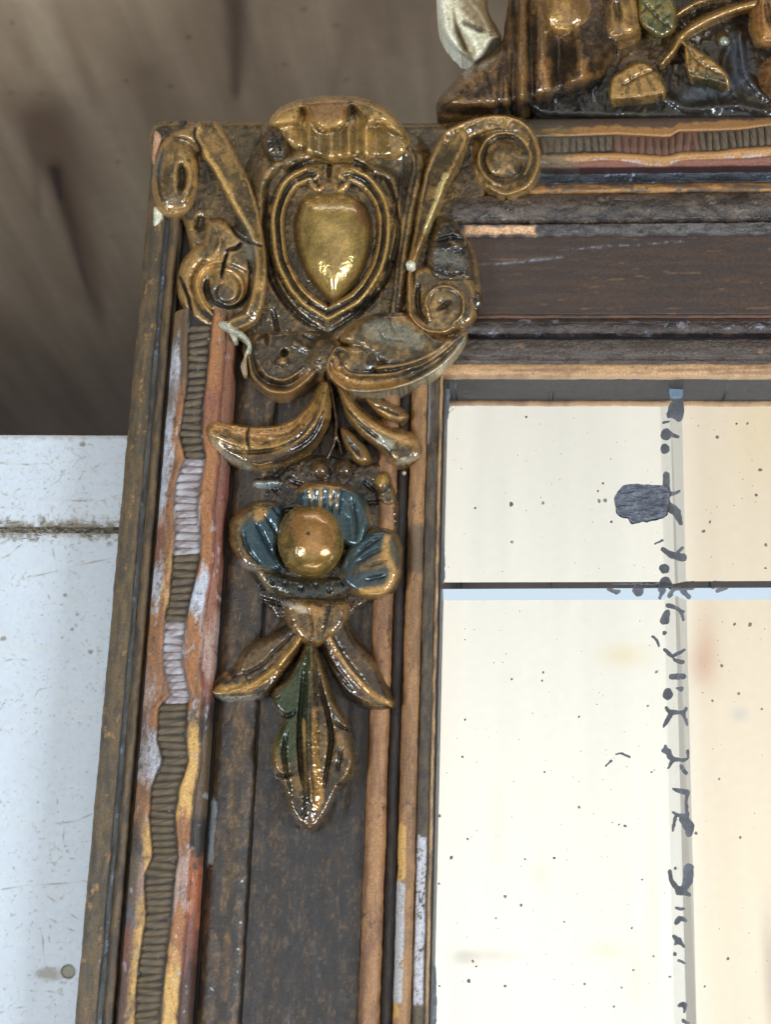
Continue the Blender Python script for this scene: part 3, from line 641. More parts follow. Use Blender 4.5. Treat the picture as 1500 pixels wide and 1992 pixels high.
# ---- carved ridges of the ribbon: one object each, sharing three meshes
def ridge_mesh(col0, col1, seed):
    nu, nv = 6, 5; u = np.linspace(-1, 1, nu); v = np.linspace(-1, 1, nv); U, W = np.meshgrid(u, v)
    h = np.sqrt(np.clip(1 - W ** 2, 0, 1)) * np.clip(1.1 - U ** 6 * .9, 0, 1)
    r = np.random.default_rng(seed); h = h * r.uniform(.85, 1.1, h.shape)
    V = np.stack([U * .5, W * .5, h], -1).reshape(-1, 3)
    k = r.random(U.shape)[..., None]; c = col0 * (1 - k) + col1 * k
    o = new_mesh('ridge', V, grid_faces(nu and nv, nu)[:, ::-1], np.concatenate([c, np.full(U.shape + (1,), .45)], -1).reshape(-1, 4), RAILM)
    me = o.data; bpy.data.objects.remove(o); return me
RM = {'d': [ridge_mesh(lin(116, 96, 66), lin(76, 63, 48), k) for k in range(3)], 'w': [ridge_mesh(lin(178, 172, 172), lin(128, 108, 102), 10 + k) for k in range(3)],
      'r': [ridge_mesh(lin(120, 82, 58), lin(84, 60, 48), 20 + k) for k in range(2)], 'o': [ridge_mesh(lin(112, 92, 66), lin(78, 64, 50), 30 + k) for k in range(3)]}
first = {}
def put_ridge(me, loc, sx, sy, sz, rot, parent):
    o = bpy.data.objects.new('ridge', me); C.objects.link(o); o.parent = parent
    o.location = loc; o.scale = (sx, sy, sz); o.rotation_euler = (0, 0, rot)
y = 652.0
while y < 2060:
    l = float(np.interp(y, NY, NLx)); r = float(np.interp(y, NY, NRx)); t = ((l + r) / 2 - 227) / 142
    hh = 14 + 26 * math.sqrt(max(0, 1 - abs(2 * t - 1) ** 3)) - 10
    a, b_ = P(l - 1, 1992, hh), P(r + 1, 1992, hh); yy = float(P(600, y, 0)[1])
    kind = 'w' if (908 < y < 1085 or 1222 < y < 1375) else 'd'
    pit = rng.uniform(14, 17); tilt = rng.normal(.02, .06)
    put_ridge(RM[kind][rng.integers(3)], ((a[0] + b_[0]) / 2 + rng.normal(0, .8) * S, yy, hh * S), b_[0] - a[0], pit * .92 * S * 1.03, rng.uniform(5.5, 8.5) * S, tilt + rng.normal(0, .03), railL)
    y += pit * .93
x = 1056.0
while x < 1560:
    l = float(np.interp(x, NX_, NT0)); r = float(np.interp(x, NX_, NT1)); t = ((l + r) / 2 - 229) / 101
    hh = 12 + 28 * math.sqrt(max(0, 1 - abs(2 * t - 1) ** 3)) - 9
    a, b_ = P(1200, l, hh), P(1200, r, hh); xx = float(P(x, 450, 0)[0])
    kind = 'r' if 1198 < x < 1368 else 'o'; flat = 4 if 1060 < x < 1195 else 7.5; pit = rng.uniform(13, 17)
    put_ridge(RM[kind][rng.integers(len(RM[kind]))], (xx, (a[1] + b_[1]) / 2, hh * S), a[1] - b_[1], pit * S, rng.uniform(.8, 1.1) * flat * S, math.pi / 2 + rng.normal(0, .06), railT)
    x += pit

# ================================================================== carved corner
e = El(286, 226, 960, 760, 2, 1)
e.poly([(300, 244), (420, 238), (560, 236), (700, 238), (830, 240), (960, 236), (1000, 300), (930, 400), (892, 440), (925, 490), (935, 590), (905, 655), (860, 715), (760, 745), (640, 740), (520, 745), (470, 690), (470, 640), (420, 630), (380, 600), (372, 500), (350, 420), (312, 400), (297, 330)], -4, 20, 12)
# the body of the cartouche swells under the shield and runs out into both scrolls
e.H += np.where(e.H > -900, 20 * np.sqrt(np.clip(1 - ((e.X - 648) / 190) ** 2 - ((e.Y - 440) / 250) ** 2, 0, 1)), 0)
e.raise_([(720, 268, 26, 16), (790, 286, 34, 24), (812, 330, 34, 26), (800, 400, 28, 22), (786, 480, 24, 18), (776, 560, 22, 16), (760, 640, 20, 10)])
e.raise_([(590, 300, 24, 14), (520, 330, 24, 20), (505, 400, 18, 14), (520, 500, 14, 10)])
e.raise_([(720, 330, 16, 14), (764, 350, 16, 14), (775, 420, 14, 12), (760, 500, 14, 10)])
for k in range(5):
    x = 768 + k * 13
    e.carve([(x + 6, 262 + 10 * k, 3, 4), (x + 16 + 4 * (k % 2), 320, 3 + k % 3, 5), (x + 2, 400, 2.5 + k % 2, 5), (x - 15 + 6 * (k % 2), 500, 2 + k % 3, 6), (x - 24, 600, 3, 4), (x - 30, 650, 2, 3)])
e.carve([(524, 380, 10, 16), (518, 450, 12, 20), (530, 540, 11, 18), (575, 610, 10, 16), (632, 646, 10, 14)])
e.carve([(765, 380, 6, 10), (774, 450, 7, 14), (752, 540, 8, 14), (700, 606, 9, 14), (640, 646, 10, 14)])
e.carve([(560, 335, 7, 12), (600, 315, 8, 14), (642, 312, 9, 16), (690, 316, 8, 14), (730, 336, 7, 12)]); e.carve([(641, 300, 5, 14), (640, 350, 6, 16)])
e.carve([(392, 420, 16, 14), (386, 450, 14, 14)]); e.carve([(530, 600, 7, 12), (548, 680, 7, 14), (560, 720, 6, 10)]); e.carve([(700, 640, 6, 8), (660, 660, 8, 8)])
for k in range(9): e.carve([(520 + 24 * k, 655 + (k * 37) % 22, 4, 6), (532 + 24 * k, 674 + (k * 23) % 20, 5, 8)])
e.paint([(440, 262, 26), (480, 300, 20), (500, 360, 16)], lin(104, 84, 58), .7, 12)
e.paint([(830, 250, 22), (740, 275, 22), (770, 320, 20)], lin(110, 98, 82), .55, 12)
orn = e.build('corner_ornament', mir, -30, lo=lin(74, 60, 44), mid=lin(114, 90, 58), hi=lin(160, 123, 72), wear=.5, rough=1.5, gloss=.8)

# shield boss
e = El(560, 366, 735, 600, 1.6, 2)
out = [(590, 384), (645, 377), (700, 386), (724, 430), (722, 480), (704, 530), (676, 568), (648, 590), (622, 570), (592, 530), (574, 480), (571, 430)]
sd = e.psd(out); t = np.clip(sd / 66, 0, 1)
keel = np.exp(-((e.X - 649) / 13) ** 2) * sst(470, 575, e.Y)
e._put(sd, 30 + 64 * np.sqrt(1 - (1 - t) ** 2) * (1 - .25 * sst(470, 590, e.Y)) + 3.5 * keel)
e.paint([(700, 400, 16), (712, 430, 12)], lin(128, 74, 40), .7, 8)
e.paint([(585, 390, 10), (574, 450, 9), (600, 540, 9), (648, 585, 10), (700, 540, 9), (722, 450, 9), (705, 392, 10)], lin(92, 70, 44), .75, 6)
e.build('shield_boss', orn, 20, lo=lin(146, 116, 62), mid=lin(170, 138, 76), hi=lin(182, 146, 78), wear=.4, rough=.3, smooth=2, gloss=1, crack=.25)

# rim round the boss, curled in at the top
e = El(505, 305, 790, 640, 2, 3)
lft = [(629, 362, 7, 16), (617, 368, 9, 20), (606, 352, 11, 22), (618, 336, 10, 24), (598, 332, 13, 28), (562, 352, 14, 28), (540, 395, 15, 28), (535, 450, 15, 28), (548, 520, 15, 28), (585, 580, 15, 28), (637, 616, 15, 28)]
rgt = [(650, 362, 7, 16), (661, 369, 9, 20), (673, 354, 11, 22), (662, 338, 10, 24), (684, 332, 13, 28), (718, 352, 14, 28), (746, 395, 15, 28), (752, 450, 15, 28), (738, 520, 15, 28), (698, 580, 15, 28), (637, 616, 15, 28)]
for q in (lft, rgt): e.stroke(q, 26, 'round')
def inset(q, f): return [(x * (1 - f) + 645 * f, y * (1 - f) + 470 * f) for x, y, w_, h in q[4:]]
for q in (lft, rgt):
    e.stroke([(x, y, 6.5, 30) for x, y in inset(q, -.03)], 42, 'ridge'); e.stroke([(x, y, 10, 24) for x, y in inset(q, .10)], 26, 'round')
    e.carve([(x, y, 4.5, 10) for x, y in inset(q, .045)]); e.stroke([(x, y, 4, 12) for x, y in inset(q, .105)], 44, 'ridge')
    e.paint([(x, y, 5) for x, y in inset(q, -.03)], lin(190, 150, 86), .8, 3)
e.build('shield_rim', orn, 20, lo=lin(56, 47, 38), mid=lin(98, 77, 50), hi=lin(184, 142, 80), wear=.75, rough=.8, gloss=.85, smooth=1, wr=6)

# shell on top
e = El(505, 176, 830, 350, 2, 4)
e.poly([(524, 250), (545, 225), (600, 205), (690, 205), (760, 225), (796, 268), (788, 304), (748, 314), (690, 312), (648, 318), (610, 310), (572, 296), (545, 276)], 24, 34, 20)
fl = np.interp(e.X, [540, 566, 586, 600, 620, 645, 664, 678, 696, 712, 730, 760], [0, 8, -10, 10, -6, 6, -8, 12, -8, 10, -10, 4])
e.H = np.where(e.H > -900, e.H + (fl - 10 * sst(250, 306, e.Y)) * sst(210, 250, e.Y), e.H)
e.poly([(524, 246), (536, 216), (576, 196), (650, 186), (722, 195), (768, 224), (790, 262), (764, 262), (738, 240), (716, 250), (702, 228), (684, 212), (676, 240), (652, 256), (622, 256), (602, 238), (588, 214), (580, 240), (562, 246)], 44, 40, 16)
e.carve([(584, 206, 3, 6), (590, 224, 4, 8)]); e.carve([(680, 196, 3, 8), (688, 214, 4, 8)])
e.paint([(600, 210, 16), (640, 214, 20), (678, 208, 14)], lin(140, 98, 56), .7, 6); e.paint([(682, 198, 5), (688, 218, 6), (678, 232, 5)], lin(86, 66, 44), .8)
e.build('shell', orn, -20, lo=lin(122, 96, 54), mid=lin(156, 120, 64), hi=lin(190, 146, 78), wear=.5, rough=.6, gloss=.9, smooth=2)
e = El(500, 230, 575, 335, 2, 5); e.dome(534, 276, 27, 42, 36, 34, 2.2, rot=-14); e.carve([(520, 250, 4, 3), (540, 270, 5, 4), (548, 300, 4, 3)])
e.build('knob', orn, 0, lo=GRIME, mid=lin(84, 68, 50), hi=lin(128, 98, 58), wear=.35, rough=2.8, gloss=.8)

# left S scroll: upper eye, band, lower volute
e = El(286, 238, 530, 660, 2, 6)
e.dome(342, 342, 46, 82, 8, 44, 2.4, rot=4)
e.dome(344, 342, 22, 46, 22, 20, 2.4)
e.carve([(352, 318, 11, 20), (354, 345, 13, 24), (350, 375, 11, 16)]); e.stroke([(332, 306, 4, 26), (352, 300, 4, 28), (368, 326, 4, 30), (369, 362, 4, 28), (356, 394, 4, 24)], 26, 'ridge')
e.poly([(380, 250), (440, 246), (478, 300), (504, 356), (514, 410), (512, 490), (500, 620), (440, 640), (380, 622), (352, 560), (356, 510), (392, 480), (400, 420), (384, 340)], -10, 24, 10)
e.poly([(330, 262), (376, 243), (420, 246), (412, 276), (392, 300), (372, 282)], 10, 40, 14, k=4)
e.ramp([(404, 262, 30, 46), (426, 296, 30, 50), (452, 344, 28, 54), (478, 398, 24, 56), (498, 450, 16, 54), (508, 500, 13, 50), (505, 560, 13, 48), (488, 614, 15, 46), (452, 634, 14, 40)], 16, side=1, pw=1.3, lowf=.5)
e.stroke([(398, 286, 5, 50), (428, 326, 5, 56), (456, 374, 5, 60), (478, 416, 5, 60), (494, 446, 5, 56), (497, 490, 5, 50)], 6, 'ridge')
e.carve([(398, 312, 8, 14), (414, 346, 10, 24), (438, 392, 8, 18), (462, 432, 5, 8)])
e.stroke([(436, 478, 16, 30), (392, 492, 18, 30), (364, 530, 17, 30), (364, 580, 16, 30), (396, 620, 14, 28), (430, 632, 12, 26)], 8, 'round')
e.stroke([(432, 508, 5, 44), (408, 513, 5, 44), (387, 532, 5, 44), (383, 560, 5, 42), (396, 592, 5, 40), (424, 624, 6, 38)], 10, 'ridge')
e.dome(434, 564, 74, 76, 2, 34, 3.2); e.poly([(404, 430), (430, 424), (470, 450), (506, 470), (508, 540), (440, 520), (392, 510), (396, 460)], 6, 32, 14); e.dome(436, 566, 44, 48, 10, 38, 2.2); e.stroke(spiral(438, 566, 44, 16, -100, 200, 6, 5, 44, 40), 4, 'ridge'); e.carve([(404, 540, 8, 12), (402, 566, 9, 16), (412, 592, 7, 10)]); e.carve(spiral(438, 566, 32, 14, -60, 260, 4, 4, 9, 8))
e.stroke([(406, 430, 8, 30), (418, 442, 9, 38), (424, 456, 7, 36), (428, 474, 12, 40), (420, 488, 16, 34)], 10, 'ridge')
e.carve([(318, 290, 3, 5), (308, 340, 4, 7), (314, 392, 3, 6)]); e.carve([(440, 270, 2.5, 4), (470, 330, 3, 6), (492, 396, 2.5, 4)])
# cracks
crk = lambda *p: [(x, y, 3.6, 13) for x, y in p]
CRK = [crk((380, 250), (378, 268), (390, 290), (389, 312), (400, 340), (405, 372), (400, 400), (392, 420), (388, 448)), crk((400, 402), (425, 410), (440, 425), (460, 455), (485, 470), (508, 478)), crk((442, 490), (436, 510), (430, 540)), crk((484, 505), (488, 540), (480, 580), (450, 598), (418, 588), (404, 562)), crk((350, 540), (366, 580), (372, 610)), crk((470, 470), (460, 482), (440, 486))]
for q in CRK: e.carve(q, 'round')
for q in CRK: e.paint([(x, y, 2.8) for x, y, a, b_ in q], lin(26, 22, 22), .95, 1.2, .1, .12)
e.paint([(400, 300, 8), (430, 345, 6), (455, 395, 5), (480, 440, 5), (492, 465, 4)], lin(198, 156, 88), .8, 4)
e.paint([(420, 500, 8), (385, 545, 7), (395, 590, 6), (430, 622, 7), (424, 640, 8)], lin(192, 146, 76), .8, 5)
e.paint([(462, 432, 12), (482, 470, 13), (488, 496, 10)], lin(132, 122, 110), .6, 8)
e.paint([(430, 580, 16), (415, 565, 10)], lin(70, 64, 62), .6, 8)
e.paint([(310, 300, 8), (305, 340, 7)], lin(110, 108, 108), .6, 8)
e.build('scroll', orn, -30, lo=lin(100, 80, 54), mid=lin(140, 110, 68), hi=lin(184, 140, 80), wear=.5, rough=1.1, gloss=.65, wr=9)
# pale broken gesso at the corner and below the volute
e = El(290, 390, 330, 450, 1.6, 7); e.poly([(299, 400), (316, 412), (316, 428), (305, 440), (297, 438)], 0, 20, 5)
e.build('gesso_chip', orn, -20, mat=RAILM, lo=lin(178, 172, 158), mid=CREAM, hi=CREAM, rough=1.2, gloss=.2)
e = El(290, 240, 330, 330, 1.6, 8); e.poly([(300, 252), (316, 268), (308, 300), (300, 326), (295, 300)], 0, 24, 6)
e.build('gesso_chip', orn, -20, mat=RAILM, lo=lin(170, 104, 66), mid=lin(176, 116, 78), hi=lin(186, 150, 120), rough=1.2, gloss=.2)
e = El(415, 620, 500, 740, 1.6, 9)
e.stroke([(428, 630, 5, 10), (440, 634, 9, 12), (456, 644, 5, 12), (468, 650, 6, 10), (482, 664, 4, 8), (484, 676, 3, 6), (478, 690, 3, 6)], 38, 'flat'); e.stroke([(447, 640, 4, 10), (456, 660, 5, 8)], 38, 'flat'); e.stroke([(478, 696, 3, 12), (474, 712, 6, 12), (477, 728, 5, 10)], 30, 'flat')
e.paint([(478, 694, 8), (476, 730, 8)], lin(150, 120, 84), .8)
e.build('gesso_chip', orn, 20, mat=RAILM, lo=lin(120, 114, 96), mid=lin(160, 152, 130), hi=lin(180, 172, 148), rough=2.4, gloss=.35)

# right S scroll
e = El(770, 212, 1070, 664, 2, 10)
e.dome(985, 304, 66, 76, 14, 22, 2.4)
e.ramp([(884, 272, 26, 46), (864, 310, 27, 48), (846, 352, 24, 50), (832, 400, 19, 50), (819, 444, 13, 46), (808, 482, 9, 42), (800, 508, 7, 38)], 24, side=-1, pw=1.3, lowf=.5)
e.stroke([(896, 290, 4.5, 54), (878, 336, 4.5, 58), (858, 378, 4.5, 58), (840, 416, 4.5, 56), (828, 446, 4, 52), (808, 496, 4, 44)], 14, 'ridge')
e.ramp([(880, 268, 20, 44), (925, 246, 18, 48), (972, 238, 16, 50), (1012, 250, 15, 50), (1034, 280, 14, 50), (1037, 320, 14, 48), (1018, 354, 13, 46), (984, 369, 12, 42), (952, 358, 9, 34)], 20, side=-1, pw=1.4, lowf=.45)
e.stroke([(900, 252, 4, 54), (940, 232, 4, 58), (975, 226, 4, 58), (1018, 236, 4, 58), (1046, 276, 4, 58), (1049, 324, 4, 56), (1028, 364, 4, 54), (985, 380, 4, 48)], 16, 'ridge')
e.stroke(spiral(983, 308, 52, 48, 100, 400, 5, 5, 46, 42), 16, 'ridge'); e.dome(982, 310, 38, 40, 24, 22, 2.6)
e.carve(spiral(983, 308, 43, 42, 60, 400, 4, 4, 10, 10)); e.carve([(905, 330, 14, 20), (898, 362, 14, 18), (890, 400, 10, 10)])
e.carve([(852, 296, 2.5, 5), (836, 340, 3, 7), (822, 400, 3, 6)])
e.stroke([(797, 526, 6, 44), (796, 570, 6, 50), (800, 612, 6, 48), (822, 638, 7, 44), (856, 646, 7, 40), (886, 636, 6, 34)], 18, 'ridge')
e.poly([(800, 530), (860, 520), (915, 540), (930, 590), (915, 630), (860, 648), (812, 634)], 10, 30, 14, k=4)
e.stroke(spiral(864, 594, 36, 40, 175, 420, 5, 6, 54, 44), 14, 'ridge')
e.stroke([(830, 590, 5, 48), (834, 615, 5, 42), (842, 628, 4, 32)], 14, 'ridge')
e.carve([(862, 590, 22, 20), (868, 600, 18, 10)]); e.carve([(814, 550, 8, 14), (814, 600, 9, 18), (830, 630, 6, 8)])
e.paint([(796, 528, 7), (796, 570, 7), (798, 612, 7), (820, 632, 6)], lin(176, 130, 74), .8, 4)
e.paint([(866, 340, 5), (846, 396, 5), (828, 450, 4)], lin(226, 200, 140), .7, 3)
e.paint([(833, 590, 5), (842, 566, 5), (866, 556, 5), (895, 568, 5), (904, 590, 5)], lin(150, 112, 68), .8, 3)
e.build('scroll', orn, -20, lo=lin(92, 74, 52), mid=lin(136, 108, 68), hi=lin(184, 140, 80), wear=.6, rough=1.1, gloss=.8, wr=8)
e = El(786, 500, 815, 530, 1.4, 11); e.dome(799, 515, 9, 8, 50, 12, 2.4); e.build('gesso_chip', orn, 40, mat=RAILM, lo=CREAM, mid=lin(200, 196, 160), hi=CREAM, rough=.8, gloss=.3)
# rough lump between the right volutes
e = El(824, 408, 940, 600, 2, 12)
e.poly([(850, 420), (885, 430), (905, 455), (918, 500), (922, 545), (880, 556), (836, 545), (828, 500), (838, 455)], 4, 44, 22)
e.carve([(840, 470, 5, 8), (880, 462, 6, 10), (912, 470, 5, 6)]); e.carve([(835, 520, 4, 4), (880, 535, 5, 6), (915, 520, 4, 4)]); e.dome(880, 478, 28, 14, 30, 26, k=6); e.dome(925, 585, 14, 18, 20, 20, k=4)
e.paint([(850, 500, 14), (900, 510, 12)], lin(140, 132, 122), .45, 8)
e.build('leaf', orn, -20, lo=GRIME, mid=lin(82, 66, 50), hi=lin(126, 98, 62), wear=.45, rough=2.4, gloss=.75)

# ---- acanthus under the shield
e = El(625, 610, 925, 775, 2, 13)      # right curl
e.poly([(700, 620), (780, 606), (850, 650), (890, 660), (850, 700), (760, 715), (700, 680), (660, 660)], 20, 34, 20)
e.stroke([(660, 690, 18, 40), (652, 716, 19, 44), (680, 742, 20, 46), (740, 744, 20, 44), (800, 730, 18, 42), (850, 704, 14, 40), (890, 668, 9, 34), (906, 648, 5, 26)], 22, 'cove'); e.carve([(668, 752, 3, 6), (720, 762, 3, 8), (790, 752, 3, 8), (850, 722, 3, 6)])
e.dome(690, 702, 45, 27, 42, 22, 2.6, k=3)
e.stroke([(735, 716, 6, 44), (790, 708, 7, 44), (840, 688, 6, 42), (875, 662, 5, 36)], 22, 'round', k=3)
e.carve([(735, 724, 3, 5), (790, 720, 3, 7), (850, 692, 3, 6)]); e.carve([(655, 676, 3, 4), (664, 706, 3, 6), (690, 730, 3, 6), (730, 734, 3, 4)])
e.carve([(735, 640, 3, 4), (752, 660, 3, 5), (790, 664, 3, 5)]); e.carve([(755, 620, 2.5, 4), (768, 650, 2.5, 5)])
e.paint([(650, 700, 8), (660, 735, 9), (720, 752, 9), (790, 744, 8)], lin(178, 132, 70), .8, 5)
e.paint([(730, 640, 22), (780, 652, 22), (810, 664, 14)], lin(150, 140, 124), .5, 9); e.paint([(860, 640, 12), (890, 660, 8)], STEEL, .5, 6)
e.paint([(690, 762, 5), (760, 762, 5), (850, 718, 5), (905, 660, 4)], lin(186, 178, 160), .5, 4)
e.build('acanthus_leaf', orn, -20, lo=lin(70, 58, 44), mid=lin(110, 86, 54), hi=lin(176, 132, 74), wear=.5, rough=1.3, gloss=.6)
e = El(465, 640, 665, 800, 2, 14)      # left curl and hub
e.poly([(490, 650), (560, 640), (640, 640), (660, 680), (650, 730), (625, 745), (600, 735), (560, 750), (510, 740), (486, 700)], 6, 28, 20)
e.stroke([(482, 690, 8, 34), (492, 730, 10, 38), (522, 758, 12, 42), (560, 762, 12, 42), (592, 742, 11, 44), (612, 722, 9, 44)], 10, 'ridge')
e.stroke([(500, 700, 6, 34), (520, 730, 7, 36), (556, 738, 7, 38), (590, 715, 6, 38)], 8, 'ridge'); e.stroke([(515, 690, 5, 32), (540, 716, 6, 34), (575, 706, 5, 34)], 8, 'ridge')
e.dome(632, 692, 36, 44, 14, 42, 2.4, k=8); e.dome(548, 704, 16, 14, 20, 26, k=3); e.carve([(553, 686, 10, 22)]); e.carve([(500, 660, 7, 10), (516, 652, 8, 12), (520, 672, 5, 9)]); e.raise_([(575, 668, 12, 8), (600, 680, 10, 6)]); e.carve([(588, 650, 5, 9), (610, 662, 4, 7)]); e.carve([(634, 740, 5, 14), (634, 720, 4, 8)])
e.paint([(600, 728, 8), (560, 762, 9), (520, 758, 8)], lin(166, 122, 66), .7, 5)
e.build('acanthus_leaf', orn, -20, lo=lin(76, 61, 46), mid=lin(114, 90, 60), hi=lin(170, 128, 72), wear=.5, rough=1.6, gloss=.55)
# lower left big leaf
e = El(385, 725, 660, 940, 2, 15)
sd = e.psd([(622, 742), (642, 742), (648, 790), (640, 830), (606, 876), (566, 902), (520, 918), (476, 916), (436, 896), (404, 866), (400, 828), (414, 812), (460, 824), (510, 832), (560, 822), (596, 790)])
t = np.clip(sd / 26, 0, 1); e._put(sd, -6 + 62 * np.sqrt(1 - (1 - t) ** 2))
e.ramp([(630, 750, 9, 54), (614, 796, 17, 60), (580, 834, 23, 64), (530, 852, 25, 66), (470, 850, 24, 64), (422, 836, 19, 60)], 4, side=-1, pw=1.0, lowf=.55, lip=.2); e.stroke([(636, 790, 5, 46), (612, 842, 6, 48), (566, 880, 7, 46), (510, 894, 7, 44), (450, 884, 6, 42)], 0, 'round')
e.carve([(600, 800, 4, 6), (566, 838, 4, 9), (520, 850, 3, 4)]); e.carve([(484, 832, 2.4, 9), (480, 852, 2.4, 10), (486, 880, 2, 7)], 'round'); e.carve([(425, 838, 12, 8), (450, 848, 10, 4)]); e.carve([(630, 800, 4, 9), (605, 850, 5, 10), (560, 880, 5, 8)])
e.carve([(612, 810, 3, 6), (580, 850, 4, 9), (530, 874, 4, 9), (470, 880, 4, 8), (430, 866, 3, 5)]); e.carve([(596, 800, 2.5, 4), (560, 830, 2.5, 5), (500, 842, 2.5, 4)])
e.paint([(610, 790, 7), (580, 822, 10), (530, 840, 12), (470, 838, 12), (420, 830, 10)], lin(178, 130, 66), .9, 6)
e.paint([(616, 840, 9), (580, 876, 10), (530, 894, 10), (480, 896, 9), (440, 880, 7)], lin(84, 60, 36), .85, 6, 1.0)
e.paint([(404, 850, 8), (430, 884, 9), (470, 905, 8), (484, 912, 6)], lin(180, 174, 160), .6, 6); e.paint([(540, 895, 10), (590, 870, 9), (630, 820, 7)], GRIME, .6, 6, .8)  # pale stroke: light on the leaf's lower left edge, painted in
e.paint([(484, 832, 2), (480, 852, 2.2), (486, 880, 2)], lin(24, 20, 20), .9, 1.2, .1, .1)
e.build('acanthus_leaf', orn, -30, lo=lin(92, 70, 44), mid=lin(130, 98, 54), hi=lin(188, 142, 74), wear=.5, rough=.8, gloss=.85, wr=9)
# lower right leaf, its small companion and flap
e = El(640, 735, 835, 925, 2, 16)
sd = e.psd([(650, 748), (672, 752), (700, 790), (746, 822), (800, 840), (822, 862), (818, 888), (790, 908), (760, 904), (740, 880), (700, 850), (672, 810)])
t = np.clip(sd / 20, 0, 1); e._put(sd, -6 + 54 * np.sqrt(1 - (1 - t) ** 2))
e.stroke([(664, 760, 7, 46), (690, 800, 9, 52), (740, 836, 11, 56), (795, 858, 12, 54)], 0, 'ridge', k=4); e.carve([(676, 764, 2.5, 5), (706, 800, 3, 7), (756, 834, 3, 7), (800, 846, 2.5, 4)]); e.carve([(668, 786, 3, 6), (700, 824, 4, 9), (748, 862, 4, 8)])
e.poly([(708, 774), (750, 778), (786, 796), (796, 812), (776, 826), (740, 812)], -8, 40, 16); e.carve([(720, 784, 3, 6), (760, 800, 3, 8), (780, 810, 3, 5)])
e.poly([(660, 832), (688, 840), (716, 872), (722, 898), (702, 906), (676, 884)], -8, 42, 14); e.carve([(672, 850, 3, 6), (700, 886, 4, 8)])
e.paint([(680, 786, 6), (720, 822, 7), (770, 848, 8), (808, 862, 8)], lin(178, 134, 72), .75, 5); e.paint([(738, 856, 8), (760, 866, 7)], lin(186, 176, 158), .6, 6); e.paint([(775, 902, 6), (812, 890, 6)], lin(176, 166, 146), .6, 5)
e.build('acanthus_leaf', orn, -30, lo=lin(72, 58, 42), mid=lin(112, 88, 54), hi=lin(176, 132, 74), wear=.5, rough=1.1, gloss=.75)
e = El(625, 730, 675, 920, 2, 17)
e.stroke([(640, 738, 5, 40), (648, 780, 6, 34), (654, 820, 6, 30), (650, 860, 5, 26), (636, 892, 6, 22)], -4, 'round'); e.stroke([(652, 830, 4, 26), (664, 880, 5, 24)], -4, 'round')
e.build('stem', orn, -30, lo=GRIME, mid=lin(64, 52, 42), hi=lin(110, 84, 54), wear=.4, rough=1., gloss=.9)
# rough bed behind flower
e = El(432, 880, 800, 1200, 2, 18)
e.poly([(480, 905), (540, 905), (620, 885), (700, 900), (750, 905), (772, 950), (775, 1040), (760, 1130), (690, 1190), (640, 1240), (560, 1230), (520, 1180), (460, 1120), (444, 1040), (470, 960)], -10, 12, 10)
for k in range(16): e.carve([(455 + (k * 71) % 320, 900 + (k * 37) % 260, 5, 7), (470 + (k * 71) % 300, 925 + (k * 37) % 260, 6, 8)])
e.raise_([(500, 940, 16, 14), (540, 938, 12, 10)]); e.raise_([(735, 950, 14, 12), (748, 980, 12, 8)])
e.paint([(500, 945, 8), (538, 940, 6)], lin(190, 188, 186), .6, 5, .9)
drop = e.build('flower_drop', mir, -30, lo=GRIME, mid=lin(72, 58, 46), hi=lin(122, 92, 58), wear=.4, rough=2.4, gloss=.8)
for cx, cy in ((621, 912), (668, 911)):
    e = El(cx - 24, cy - 24, cx + 24, cy + 24, 1.6, cx); e.dome(cx, cy, 19, 19, 6, 26); e.build('berry', drop, -20, lo=lin(66, 52, 40), mid=lin(96, 74, 50), hi=lin(130, 98, 60), wear=.4, rough=.9, gloss=.9)
e = El(722, 908, 775, 985, 2, 19); e.dome(745, 938, 17, 22, 6, 30); e.poly([(735, 940), (760, 935), (770, 975), (745, 982)], 0, 18, 8, k=4)
e.paint([(742, 932, 11)], lin(190, 148, 70), .8, 6); e.build('bud', drop, -20, lo=lin(70, 58, 46), mid=lin(100, 80, 54), hi=lin(150, 112, 64), rough=1.4, gloss=.8)
e = El(772, 908, 800, 940, 1.4, 191); e.dome(786, 920, 5, 5, -14, 14); e.build('gesso_chip', drop, -26, mat=RAILM, lo=CREAM, mid=lin(206, 190, 130), hi=CREAM, rough=.6, gloss=.5)

